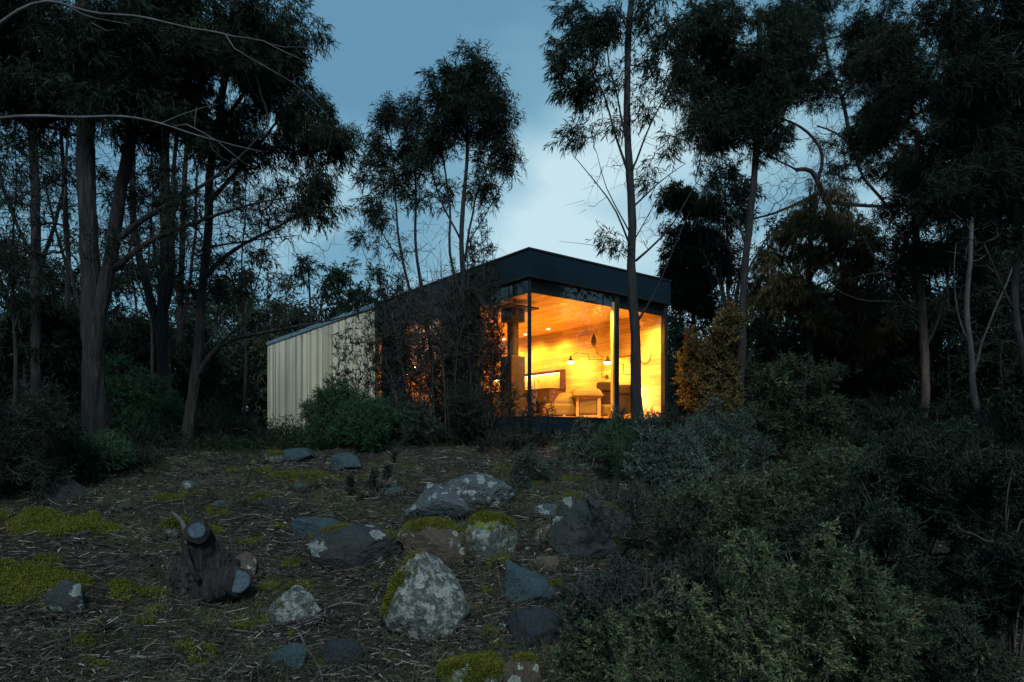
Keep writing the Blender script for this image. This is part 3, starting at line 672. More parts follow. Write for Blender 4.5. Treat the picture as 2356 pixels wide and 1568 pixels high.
# --- left side: big stringybark in front and its neighbours
plant('gum_tree', 'massive twin stemmed stringybark with furrowed trunk at the left of the clearing', 'tree', 9.2,
      [([(222, 1030), (216, 930), (213, 800), (208, 650), (203, 500), (198, 350), (200, 200), (192, 20), (190, -120)], .155, .085),
       ([(214, 860), (224, 740), (244, 640), (262, 540), (276, 440), (300, 330), (312, 220), (330, 60), (340, -80)], .10, .06),
       ([(262, 620), (300, 575), (350, 545), (440, 515), (560, 470), (680, 452)], .05, .008),
       ([(262, 560), (300, 520), (380, 470), (470, 430), (560, 360), (620, 280)], .05, .008),
       ([(205, 740), (165, 660), (140, 560), (150, 430)], .03, .01)],
      blobs=[(90, 40, 150, 90), (230, 40, 110, 80, -.9, .7), (250, 190, 110, 80, -.8, .6), (300, 60, 150, 100), (150, 170, 170, 90), (330, 190, 120, 90), (470, 170, 120, 100), (60, 250, 110, 60, 0, .5), (420, 290, 110, 45, 0, .8), (250, 290, 90, 40, 0, .5), (20, 130, 90, 120), (220, 110, 120, 100), (400, 30, 120, 70), (560, 20, 80, 50), (110, 400, 110, 90, 0, .12), (330, 420, 120, 90, 0, .14), (60, 540, 90, 80, 0, .12), (450, 500, 90, 60, 0, .12), (330, 540, 90, 60, 0, .12)],
      bare=[(120, 420, 120, 120), (60, 560, 100, 80), (400, 420, 130, 100), (330, 560, 120, 80), (560, 470, 130, 50), (470, 560, 120, 40)],
      dens=4.6, k=7, per=12, leaf=(.10, .015), bark='bark_stringy', leafm='leaf_gum', tone=.35, bump=.12, bare_dens=3.4)
plant('gum_tree', 'dark gum tree with several stems fanning up from one low fork behind the green bush', 'tree', 12.5,
      [([(385, 1000), (380, 900), (372, 780), (375, 700), (382, 600), (380, 450), (378, 300), (370, 100)], .13, .07),
       ([(375, 800), (350, 700), (325, 610), (303, 500), (306, 380), (300, 200)], .09, .04),
       ([(372, 760), (392, 660), (400, 560), (398, 420), (410, 250)], .06, .03),
       ([(378, 740), (362, 640), (352, 560), (340, 470)], .04, .02)],
      blobs=[(300, 120, 120, 90), (420, 60, 120, 80), (370, 260, 150, 60, 0, .7)], bare=[(350, 480, 130, 110), (250, 560, 100, 80), (470, 620, 100, 60)],
      dens=1.8, k=5, per=8, leaf=(.14, .026), bark='bark_stringy', tone=.3, bare_dens=2.6)
plant('gum_tree', 'slender leaning gum with a low limb sweeping right towards the pale batten wall', 'tree', 10.6,
      [([(432, 1040), (436, 960), (445, 880), (458, 800), (465, 700), (474, 560), (480, 430), (500, 290), (520, 150), (540, -20)], .085, .045),
       ([(446, 880), (475, 815), (520, 780), (600, 765), (700, 745), (790, 735), (835, 715)], .05, .006),
       ([(450, 860), (500, 800), (560, 745), (620, 720), (700, 700)], .028, .006),
       ([(470, 640), (520, 580), (580, 545), (650, 520), (760, 440)], .04, .008),
       ([(478, 470), (540, 400), (600, 330), (660, 250), (690, 180)], .04, .010),
       ([(505, 290), (560, 220), (610, 130), (650, 40)], .04, .01),
       ([(473, 570), (540, 560), (620, 548), (690, 540)], .02, .005)],
      blobs=[(640, 60, 65, 80), (600, 190, 100, 60), (690, 235, 65, 55), (640, 330, 110, 50), (735, 335, 80, 45), (775, 330, 45, 40), (745, 430, 55, 65), (700, 490, 45, 30), (560, 110, 80, 80), (540, 260, 80, 70), (620, 130, 60, 50), (560, 180, 80, 60), (480, 320, 70, 50, 0, .7), (680, 130, 35, 40, 0, .6), (735, 65, 22, 30, 0, .5), (600, 400, 60, 40, 0, .4)],
      bare=[(600, 480, 130, 70), (640, 560, 110, 40), (560, 420, 80, 60), (700, 730, 130, 25)],
      dens=4.2, k=7, per=12, leaf=(.095, .015), bark='bark_stringy', tone=.42, bare_dens=5, wind=(.3, 0, -.25), droop=.5)
plant('gum_tree', 'tall thin dark gum tree nearest the left edge of the clearing', 'tree', 14.5,
      [([(84, 1030), (84, 800), (82, 600), (80, 400), (70, 200), (76, 0)], .11, .08), ([(82, 640), (120, 540), (150, 420), (160, 250)], .05, .02), ([(82, 600), (40, 520), (5, 430), (-20, 300)], .045, .02)],
      blobs=[(60, 120, 120, 90), (20, 260, 80, 80), (140, 230, 80, 70)], bare=[(60, 460, 100, 120), (140, 520, 80, 100), (10, 600, 60, 80)], dens=1.6, k=5, per=8, leaf=(.16, .03), tone=.3, bare_dens=1.3)
plant('gum_tree', 'thin dark gum with broken crown between the twin trunk and the leftmost trunk', 'tree', 16.5,
      [([(150, 1030), (150, 800), (158, 600), (150, 450), (140, 300)], .07, .04), ([(155, 620), (120, 500), (100, 400)], .04, .02)],
      blobs=[(120, 350, 90, 50, 0, .5), (180, 430, 60, 50, 0, .3)], bare=[(150, 480, 80, 110), (100, 600, 80, 60)], dens=1.2, k=5, per=7, leaf=(.16, .03), tone=.3)
plant('gum_tree', 'dark gum with two straight stems rising behind the fanned tree', 'tree', 17.5,
      [([(415, 1035), (412, 800), (418, 600), (425, 400), (440, 200)], .10, .05), ([(412, 760), (440, 640), (452, 500), (455, 380)], .05, .03), ([(412, 700), (395, 560), (400, 430)], .04, .02)],
      blobs=[(440, 330, 90, 60, 0, .5), (500, 440, 70, 50, 0, .4)], bare=[(450, 560, 110, 80), (520, 520, 80, 70)], dens=1.2, k=5, per=7, leaf=(.16, .03), tone=.3)
plant('bare_branch_tree', 'grey dead tree whose two long bare limbs reach in across the top left', 'tree', 5.4,
      [([(-420, 1100), (-400, 700), (-380, 400), (-360, 200), (-340, 60)], .10, .05),
       ([(-370, 300), (-200, 285), (-60, 278), (0, 276), (90, 270), (170, 279), (250, 271), (330, 276), (400, 290), (450, 318), (520, 330), (610, 352)], 0.0252, 0.0032),
       ([(400, 290), (440, 296), (500, 322), (560, 380)], 0.0058, 0.0024), ([(370, 284), (430, 270), (470, 248), (505, 240)], 0.0065, 0.0024),
       ([(448, 296), (444, 268), (452, 246)], 0.0043, 0.0024),
       ([(-350, 140), (-200, 130), (-60, 90), (0, 58), (25, 26), (60, 14), (110, 10), (170, 15), (240, 28), (330, 42), (400, 64), (470, 74), (540, 80), (620, 100), (700, 140)], 0.0230, 0.0032),
       ([(160, 16), (185, 40), (215, 47), (290, 56)], 0.0065, 0.0024), ([(210, 52), (235, 80), (270, 70)], 0.0043, 0.0016), ([(100, 12), (120, -10), (150, 8)], 0.0072, 0.0040),
       ([(520, 80), (580, 130), (660, 170), (720, 230), (750, 260)], 0.0050, 0.0016), ([(620, 100), (690, 95), (740, 110)], 0.0036, 0.0016)],
      bark='bark_pale', group=None, sides=9, bump=.10, wander=.028)

# --- centre: clump in front of the long side of the cabin
plant('gum_tree', 'wind blown gum with three thin stems and feathery domed crown before the cabin', 'tree', 11.2,
      [([(1092, 1040), (1086, 900), (1078, 760), (1066, 650), (1060, 560), (1064, 470), (1074, 380), (1076, 280), (1070, 180)], .075, .02),
       ([(1082, 720), (1050, 640), (1036, 540), (1030, 440), (1020, 330), (1020, 220)], .03, .010),
       ([(1070, 600), (1078, 520), (1100, 440), (1130, 380), (1150, 300)], .025, .008),
       ([(1064, 560), (1020, 480), (990, 400), (985, 320)], .02, .008), ([(1076, 560), (1120, 500), (1160, 420)], .014, .006)],
      blobs=[(1075, 180, 55, 55), (1020, 210, 50, 55), (1120, 200, 40, 50), (1075, 260, 80, 50), (1150, 290, 40, 60), (1010, 300, 50, 50), (1165, 370, 30, 40), (1120, 340, 40, 45, 0, .7), (1100, 415, 40, 35, 0, .5), (985, 370, 40, 40), (1045, 440, 45, 35, 0, .35), (1140, 450, 30, 25, 0, .3)],
      bare=[(1060, 480, 70, 60), (1090, 560, 60, 50)], dens=3.2, k=7, per=12, leaf=(.125, .015), tl=.2, tone=.35, wind=(-.3, 0, .1), bare_dens=2, droop=.25)
plant('gum_tree', 'lower twin stemmed gum with ragged drooping crown left of the domed one', 'tree', 11.6,
      [([(1012, 1035), (1000, 900), (985, 760), (965, 640), (956, 540), (958, 440), (955, 340)], .05, .015),
       ([(985, 760), (950, 700), (925, 600), (915, 500), (905, 400), (900, 320)], .032, .010),
       ([(920, 600), (880, 540), (850, 500), (830, 480)], .015, .006), ([(955, 700), (900, 660), (850, 620), (830, 560)], .012, .004)],
      blobs=[(965, 250, 40, 35), (950, 310, 60, 45), (895, 270, 45, 45), (890, 340, 50, 50), (870, 410, 45, 40), (855, 480, 35, 40, 0, .7), (930, 400, 60, 40), (880, 500, 35, 35, 0, .6), (840, 550, 30, 30, 0, .35), (910, 570, 40, 30, 0, .3), (960, 470, 40, 30, 0, .5)],
      bare=[(920, 560, 80, 60), (980, 640, 60, 80), (900, 640, 60, 50)], dens=3.2, k=6, per=8, leaf=(.12, .015), tl=.2, tone=.35, wind=(-.25, 0, 0), bare_dens=2, droop=.4)
# thicket of upright whippy saplings in front of the side glass
def sapling(label, x0, y0, d, whips, dens=2.0, group='whippy saplings before the side glass', lf=(.035, .016), seed=0):
    st = [([(x0 + (wx - x0) * .12, y0 - 10), (x0 + (wx - x0) * .55, y0 + (wy - y0) * .4), (wx, wy)], .011, .0028) for wx, wy in whips]
    bl = [(x0 + (wx - x0) * .9, y0 + (wy - y0) * (a), 12, abs(y0 - wy) * .16, 0, 1.4) for wx, wy in whips for a in (.45, .68, .9)]
    return plant('sapling', label, 'sapling', d, st, bl, group=group, dens=dens * .30, k=4, tl=.10, per=7, leaf=lf, wind=(0, 0, .3), droop=-.1, leafm='leaf_dark', bark='bark_dark', spread=.35, tone=.35, up=1.5)
sapling('bunch of upright dark shoots left of the flue behind the side glass', 1110, 1010, 11.0, [(1085, 560), (1105, 620), (1128, 640), (1140, 700), (1120, 760), (1098, 700), (1150, 740), (1160, 800), (1075, 640), (1145, 600)], dens=3)
sapling('tallest dark shoots rising against the sky just left of the roof corner', 1095, 1010, 11.9, [(1108, 505), (1122, 520), (1090, 545), (1075, 600), (1132, 560)], dens=2.6)
sapling('spreading dark twiggy sapling before the middle of the side glass', 1030, 1030, 11.4, [(960, 720), (985, 700), (1010, 720), (1040, 680), (930, 780), (1060, 760), (1005, 800), (1050, 620)], dens=2.6)
sapling('leaning dark sapling over the right half of the batten wall', 905, 1010, 11.3, [(760, 770), (790, 720), (815, 700), (840, 650), (865, 680), (880, 640), (780, 840), (745, 860), (905, 700), (850, 760)], dens=2.8)
sapling('dark sapling before the orange gap beside the batten wall', 930, 1010, 12.0, [(870, 610), (900, 650), (925, 630), (940, 700), (885, 740), (960, 760)], dens=2.6)
sapling('thin dry shoots standing before the cabin base below the corner', 1150, 1050, 10.4, [(1120, 900), (1190, 880), (1225, 905), (1250, 920), (1100, 860), (1170, 930), (1280, 940), (1210, 950)], dens=.5)

plant('sapling', 'tangled grey twiggy thicket standing before the long side of the cabin', 'sapling', 10.9,
      [([(x0, 1035), (x0 + (x1 - x0) * .5, 860), (x1, y1)], .012, .003) for x0, x1, y1 in [(960, 900, 700), (985, 945, 640), (1005, 985, 600), (1030, 1012, 560), (1060, 1045, 590), (1085, 1080, 560), (1105, 1115, 600), (1120, 1150, 680), (1000, 960, 760), (1070, 1120, 720), (1130, 1180, 800), (1040, 1000, 700), (940, 860, 780), (930, 880, 850)]],
      [(1000, 780, 90, 140, 0, .3), (1090, 680, 60, 130, 0, .3), (1120, 820, 40, 110, 0, .25), (930, 840, 70, 110, 0, .3)], [(1060, 720, 80, 130), (980, 800, 100, 130), (1110, 860, 60, 120)], dens=1.5, k=4, tl=.12, per=5, leaf=(.04, .012), bark='twig', leafm='leaf_dark', wind=(0, 0, .6), droop=0, spread=.3, up=1.6, bare_dens=5, bare_tl=.4)
# --- right of the clearing: thin gum in front of the glazed front
plant('gum_tree', 'single straight gum standing in front of the lit cabin front', 'tree', 10.0,
      [([(1478, 1120), (1470, 1000), (1462, 880), (1461, 760), (1456, 650), (1453, 560), (1452, 480), (1449, 400), (1446, 320), (1446, 220), (1448, 110), (1452, 0), (1455, -90)], .088, .04),
       ([(1455, 600), (1432, 520), (1395, 450), (1350, 395), (1318, 355)], .020, .005), ([(1452, 540), (1412, 470), (1385, 410), (1375, 350)], .013, .004),
       ([(1449, 410), (1425, 340), (1402, 270), (1378, 190), (1360, 100)], .022, .008), ([(1446, 340), (1420, 230), (1398, 120), (1390, 30)], .018, .007),
       ([(1462, 600), (1480, 590), (1530, 545), (1570, 480), (1612, 395)], .020, .005), ([(1452, 480), (1482, 440), (1530, 405), (1580, 375)], .016, .004),
       ([(1450, 400), (1480, 320), (1520, 240), (1560, 180), (1580, 130)], .018, .005), ([(1455, 560), (1490, 500), (1520, 450), (1545, 400)], .010, .003),
       ([(1463, 745), (1476, 728), (1500, 706), (1505, 680), (1512, 640), (1545, 590), (1560, 530), (1590, 480)], .020, .004), ([(1458, 600), (1400, 558), (1350, 556), (1290, 549)], .007, .002),
       ([(1465, 880), (1470, 860), (1476, 850)], .010, .004)],
      blobs=[(1320, 60, 55, 50), (1330, 130, 65, 60), (1285, 150, 32, 35, 0, .8), (1380, 60, 60, 60), (1375, 170, 60, 50), (1440, 50, 50, 60, 0, .7), (1350, 215, 40, 30), (1310, 200, 30, 30, 0, .7), (1510, 40, 50, 60), (1480, 130, 50, 60, 0, .7), (1350, 300, 35, 22, 0, .45), (1308, 315, 20, 28, 0, .7), (1490, 260, 35, 60, 0, .4), (1570, 130, 35, 70), (1540, 210, 30, 40, 0, .5), (1410, 560, 28, 28), (1500, 400, 30, 40, 0, .35), (1420, 250, 30, 60, 0, .5), (1540, 330, 30, 30, 0, .3)],
      bare=[(1400, 420, 70, 60), (1530, 300, 50, 100), (1540, 480, 50, 60), (1490, 540, 40, 50)], dens=2.6, k=5, per=9, leaf=(.13, .017), tl=.2, tone=.3, wind=(-.35, 0, -.25), droop=.35, bark='bark_dark', bare_dens=1.4)
# --- right hand forest
plant('gum_tree', 'straight dark gum rising behind the yellow lit bush right of the cabin', 'tree', 15.0,
      [([(1700, 1000), (1702, 880), (1708, 740), (1716, 600), (1728, 480), (1738, 360), (1745, 200), (1750, 20)], .10, .06),
       ([(1712, 640), (1745, 580), (1780, 520), (1800, 470)], .03, .01), ([(1716, 560), (1690, 500), (1640, 440), (1600, 420)], .03, .01), ([(1700, 800), (1670, 720), (1650, 640)], .03, .01)],
      blobs=[(1640, 60, 70, 80), (1620, 200, 70, 70), (1700, 130, 90, 110), (1640, 330, 60, 70), (1780, 200, 70, 90), (1720, 300, 70, 70), (1590, 300, 30, 60, 0, .6), (1820, 80, 70, 80), (1700, 230, 90, 80), (1740, 120, 90, 90), (1600, 130, 50, 90), (1770, 330, 50, 50), (1640, 430, 35, 30, 0, .5)],
      bare=[(1740, 440, 80, 60), (1660, 560, 70, 70)], dens=3.2, k=7, per=12, leaf=(.12, .016), tone=.35, wind=(.3, 0, .05))
plant('gum_tree', 'bushy gum with dense drooping crown just behind the right end of the cabin', 'tree', 19.0,
      [([(1610, 1010), (1600, 800), (1590, 640), (1575, 480)], .09, .04), ([(1595, 700), (1640, 600), (1660, 520)], .04, .02)],
      blobs=[(1555, 470, 35, 50), (1580, 540, 50, 60), (1560, 610, 50, 60), (1620, 520, 50, 60, 0, .7), (1650, 620, 50, 60, 0, .5), (1600, 690, 60, 50), (1545, 680, 30, 40, 0, .6)],
      bare=[(1620, 700, 60, 120), (1570, 800, 40, 100)], dens=3.0, k=7, per=12, leaf=(.15, .03), tone=.4)
plant('gnarled_tree', 'old tree with thick twisted limbs crossing the sky gap on the right', 'tree', 17.0,
      [([(1960, 1060), (1955, 900), (1950, 760), (1940, 620), (1925, 520), (1900, 460), (1880, 420), (1870, 380), (1830, 390)], .13, .05),
       ([(1900, 462), (1960, 470), (2040, 475), (2120, 470)], .06, .03), ([(1890, 440), (1830, 470), (1760, 500), (1700, 505)], .05, .02), ([(1880, 420), (1900, 360), (1860, 300), (1800, 270), (1750, 265)], .05, .02),
       ([(2040, 475), (1980, 400), (1960, 330), (1920, 300), (1880, 290)], .04, .02), ([(1960, 340), (1940, 230), (1900, 120), (1880, 0)], .05, .03), ([(1835, 392), (1800, 380), (1760, 350), (1740, 330)], .03, .012)],
      blobs=[(1960, 60, 90, 80, 0, .6), (1900, 180, 60, 60, 0, .45), (2050, 180, 90, 90), (2040, 300, 90, 60), (1990, 140, 70, 80, 0, .7), (2070, 380, 80, 40), (1810, 150, 60, 100), (1840, 50, 70, 60), (1880, 330, 40, 20, 0, .3), (2090, 420, 60, 50), (1960, 380, 50, 25, 0, .5)],
      bare=[(1850, 420, 110, 80), (1960, 330, 90, 70), (1900, 200, 110, 110)], dens=4.2, k=7, per=12, leaf=(.12, .016), tone=.4, wind=(.4, 0, .1), bare_dens=2.2)
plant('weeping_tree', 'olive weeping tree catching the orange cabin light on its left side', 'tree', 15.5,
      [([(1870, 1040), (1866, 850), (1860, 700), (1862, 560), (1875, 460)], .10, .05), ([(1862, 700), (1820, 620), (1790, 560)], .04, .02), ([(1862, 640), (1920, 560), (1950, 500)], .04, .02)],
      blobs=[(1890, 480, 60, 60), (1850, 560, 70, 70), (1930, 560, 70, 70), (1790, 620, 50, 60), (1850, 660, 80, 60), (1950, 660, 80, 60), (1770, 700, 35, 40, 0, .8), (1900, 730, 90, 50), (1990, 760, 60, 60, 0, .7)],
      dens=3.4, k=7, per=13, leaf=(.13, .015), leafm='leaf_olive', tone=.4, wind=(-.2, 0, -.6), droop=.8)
plant('gum_tree', 'reddish gum with a bare straight trunk lit from the cabin at the right', 'tree', 12.2,
      [([(2128, 1010), (2126, 900), (2126, 780), (2118, 680), (2112, 560), (2108, 440), (2110, 300)], .085, .05),
       ([(2122, 720), (2090, 690), (2040, 690), (1990, 700), (1930, 670), (1870, 620)], .022, .006), ([(2122, 700), (2080, 640), (2020, 620), (1960, 640)], .015, .005),
       ([(2128, 800), (2150, 760), (2175, 700), (2190, 620), (2200, 500)], .030, .010), ([(2120, 740), (2070, 680), (1990, 560)], .012, .004)],
      blobs=[(2110, 260, 110, 90), (2080, 560, 70, 60, 0, .7), (2190, 480, 90, 80), (2160, 610, 90, 60), (2260, 560, 90, 80), (2050, 160, 80, 80), (2190, 350, 80, 90), (2120, 420, 80, 50, 0, .7), (2030, 480, 40, 40, 0, .5), (2200, 200, 80, 100)],
      bare=[(2100, 560, 120, 100), (2200, 650, 70, 100)], dens=3.8, k=7, per=12, leaf=(.115, .015), bark='bark_red', tone=.35, wind=(.5, 0, .2), bump=.14)
plant('gum_tree', 'pale barked leaning tree at the far right with forked bare limbs', 'tree', 10.4,
      [([(2255, 1030), (2246, 930), (2236, 820), (2225, 720), (2222, 620), (2240, 500), (2260, 380)], .055, .025),
       ([(2240, 860), (2262, 760), (2300, 690), (2330, 620), (2350, 540)], .022, .010), ([(2236, 800), (2200, 740), (2190, 640), (2200, 560)], .016, .006), ([(2250, 560), (2220, 520), (2190, 480)], .01, .004)],
      blobs=[(2260, 260, 100, 100), (2300, 120, 90, 100), (2330, 400, 60, 90), (2250, 420, 60, 50, 0, .6), (2200, 60, 90, 80)], bare=[(2250, 600, 90, 110), (2300, 740, 60, 90)], dens=4.0, k=7, per=12, leaf=(.115, .015), bark='bark_pale', tone=.3, wind=(.6, 0, .2))
plant('gum_tree', 'dark forked tree standing closest on the right edge of the photo', 'tree', 8.5,
      [([(2400, 1100), (2380, 940), (2350, 800), (2330, 700), (2345, 560), (2330, 420), (2300, 250)], .06, .03), ([(2335, 720), (2300, 640), (2270, 560)], .02, .007), ([(2350, 800), (2300, 740), (2290, 830), (2310, 900)], .012, .005)],
      blobs=[(2320, 60, 90, 110), (2280, 250, 80, 90), (2350, 330, 60, 120), (2200, 130, 60, 80, 0, .7), (2240, 420, 80, 60), (2160, 470, 60, 40, 0, .5), (2330, 520, 50, 60)], dens=4.0, k=7, per=12, leaf=(.11, .014), tone=.3, wind=(.7, 0, .25), follow=.2)

for lb, px, top, d_, bl_, ba_ in [
    ('thin lacy gum with scattered leaf tufts left of the furrowed trunk', 30, 250, 13.0, [(60, 380, 90, 90, 0, .3), (20, 500, 80, 80, 0, .35), (110, 560, 80, 70, 0, .3), (50, 660, 90, 60, 0, .5)], [(60, 450, 110, 150)]),
    ('thin lacy gum with scattered leaf tufts right of the furrowed trunk', 345, 260, 14.5, [(330, 400, 90, 80, 0, .25), (420, 470, 80, 70, 0, .3), (300, 520, 80, 60, 0, .35), (380, 620, 90, 60, 0, .5), (260, 640, 60, 60, 0, .5)], [(340, 450, 130, 150)]),
    ('thin lacy gum with swept twigs right of the slender leaning gum', 560, 360, 15.5, [(540, 430, 70, 50, 0, .25), (600, 520, 80, 50, 0, .3), (520, 580, 80, 50, 0, .5), (500, 660, 80, 50, 0, .6)], [(560, 490, 120, 100)]),
    ('slim leafy gum between the cabin end and the twisted old tree', 1660, 330, 17.5, [(1650, 400, 60, 50, 0, .5), (1690, 500, 50, 60, 0, .4), (1640, 580, 50, 50, 0, .5)], [(1660, 500, 70, 120)]),
    ('slim leafy gum behind the reddish trunk reaching up to the dark canopy', 2180, 300, 15.0, [(2130, 480, 80, 60, 0, .8), (2220, 560, 80, 70, 0, .8), (2050, 600, 70, 60, 0, .7), (2150, 700, 110, 60, 0, .7), (2270, 680, 80, 80, 0, .8)], [(2160, 600, 120, 150)])]:
    plant('gum_tree', lb, 'tree', d_, [([(px, 1035), (px + 6, 800), (px - 4, 600), (px + 8, 450), (px, top)], .05, .006), ([(px + 4, 760), (px + 40, 620), (px + 60, 480), (px + 70, top + 80)], .025, .005), ([(px, 720), (px - 40, 600), (px - 60, 480), (px - 60, top + 100)], .025, .005)],
          bl_, ba_, dens=2.2, k=5, per=8, leaf=(.14, .022), tone=.35, bare_dens=1.6)
for lb, x, y, h in [('dense unseen gum added outside the right edge to shade the right bank', 7.6, 1.2, 8.5), ('second unseen shade gum added outside the right edge, behind the photographer', 7.5, -2.2, 9), ('unseen shade gum added outside the right edge closest to the dark forked tree', 8.6, 5.2, 8),
                    ('unseen gum added outside the left edge to shade the left bank', -7.2, 3.4, 8), ('second unseen shade gum added outside the left edge, behind the photographer', -8.2, -1.5, 8.5)]:  # unseen trees added beside the camera to shade both banks
    r = np.random.default_rng(int(abs(x) * 10)); t = empty('gum_tree', (x, y, float(ground_z(x, y)) - .1), lb, 'tree'); b0 = np.array(t['_base']); mt = MB(); ml = MB()
    q, tt = crooked([b0, b0 + (0, 0, h * .4), b0 + (.3, .2, h * .7), b0 + (.2, .1, h)], 3); mt.tube(q, .16 - .14 * tt, 10)
    pts = b0 + np.array([0, 0, h * .62]) + norm(r.normal(size=(420, 3))) * r.random((420, 1)) ** .4 * np.array([1.9, 2.1, h * .40])
    A, B, ra, rb, tp, td = grow(q[len(q) // 3:], (.16 - .14 * tt)[len(q) // 3:], pts); mt.prisms(A, B, ra, rb, 4, .4)
    sprays(mt, ml, tp, td, 9, .3, 11, (.15, .03), (0, 0, -.2), .4, .35); mt.build('trunk', M['bark_dark'], t); ml.build('crown', M['leaf_gum'], t)
# --- trees farther back, each its own object
def back_tree(label, px, top, w, d, blobs_n=12, leafm='leaf_gum', tone=.45, bare=True, dens=2.6, group=None, low=.75):
    g = HY + 10; r = np.random.default_rng(int(abs(px) * 7 + d))
    st = [([(px, g), (px + r.normal() * 8, (g + top) / 2), (px + r.normal() * 15, top + 30)], .007 * d, .0008 * d)]
    for s in (-1, 1): st.append(([(px, g - (g - top) * .4), (px + s * w * .4, g - (g - top) * .65), (px + s * w * .6, top + (g - top) * .25)], .004 * d, .0015 * d))
    bl = []
    for i in range(blobs_n):
        a = r.random(); yy = top + (g - top) * low * a; ww = w * (.35 + .65 * math.sin(math.pi * min(1, .25 + a * .8)))
        bl.append((px + r.uniform(-1, 1) * ww * .75, yy + 20, w * r.uniform(.25, .45), w * r.uniform(.18, .34)))
    bl.append((px, top + 22, w * .4, 25))
    br = [(px, top + (g - top) * .5, w * .9, (g - top) * .3)] if bare else []
    return plant('background_tree', label, 'tree', d, st, bl, br, group=group, dens=dens * 14 / d, k=6, tl=.012 * d + .1, per=9, leaf=(.008 * d + .03, .0019 * d), leafm=leafm, tone=tone, bare_dens=.35 * 14 / d, spread=1.3)
for lb, px, top, w, d, lm, tn in [
    ('rounded gum crown showing above the limb left of the batten wall', 605, 575, 60, 30, 'leaf_olive', .25),
    ('feathery tree with swept foliage left of the batten wall', 590, 690, 65, 29, 'leaf_gum', .8),
    ('dark drooping tree whose crown tops the left end of the cabin roof', 705, 590, 60, 27, 'leaf_gum', .4),
    ('second drooping crown above the cabin roof, nearer the centre clump', 800, 600, 55, 28, 'leaf_gum', .4),
    ('small dark tree crown peeping over the roof edge by the centre clump', 860, 625, 45, 29, 'leaf_gum', .4),
    ('dusky tree filling the gap between the slender leaning gum and batten wall', 525, 650, 60, 29, 'leaf_gum', .55),
    ('dark tree behind the fork of the fanned stems', 320, 600, 90, 21, 'leaf_gum', .4),
    ('dark tree behind the furrowed twin trunk', 230, 620, 90, 23, 'leaf_gum', .4),
    ('shadowy tree low behind the leftmost trunks', 90, 600, 100, 19, 'leaf_gum', .35),
    ('shadowy tree at the very left edge', -20, 560, 90, 17, 'leaf_gum', .35),
    ('dim tree between fanned stems and slender leaning gum', 440, 690, 80, 25, 'leaf_gum', .45),
    ('dim tree seen left of the pale wall behind low scrub', 560, 800, 55, 29, 'leaf_gum', .45),
    ('dark tree with thin crown against the pale sky right of the cabin', 1680, 380, 70, 24, 'leaf_gum', .4),
    ('dark dense tree behind the weeping olive tree', 1790, 500, 90, 22, 'leaf_gum', .35),
    ('dark dense tree between weeping tree and reddish trunk', 2010, 520, 110, 20, 'leaf_gum', .35),
    ('shadowy tree behind the reddish gum trunk', 2140, 560, 100, 18, 'leaf_gum', .3),
    ('shadowy tree behind the pale barked leaning tree', 2270, 520, 110, 17, 'leaf_gum', .3),
    ('dark slim tree right behind the cabin end wall', 1575, 640, 40, 25, 'leaf_gum', .35),
    ('dark tree low behind the yellow lit bush', 1690, 700, 90, 21, 'leaf_gum', .35)]:
    back_tree(lb, px, top, w, d, leafm=lm, tone=tn, group='trees farther back in the forest')

# far wood: what shows between and below the nearer trees as one dark mass
for lb, px, top, w, d in [('broad black green tree low behind the reddish trunk', 2140, 700, 150, 16.0), ('broad black green tree filling the right edge', 2310, 640, 150, 14.5), ('broad dark tree behind the tall bushy shrub', 1960, 740, 130, 17.0),
    ('tall dark tree closing the upper right corner', 2290, 200, 150, 15.5), ('wide dark tree low between the leftmost trunks', 60, 700, 140, 15.0), ('dim low tree filling the gap under the bare limbs', 300, 740, 130, 17.0), ('dim low tree left of the slender leaning gum', 470, 780, 100, 18.0)]:
    back_tree(lb, px, top, w, d, blobs_n=18, tone=.35, bare=False, group='trees farther back in the forest', low=.9)

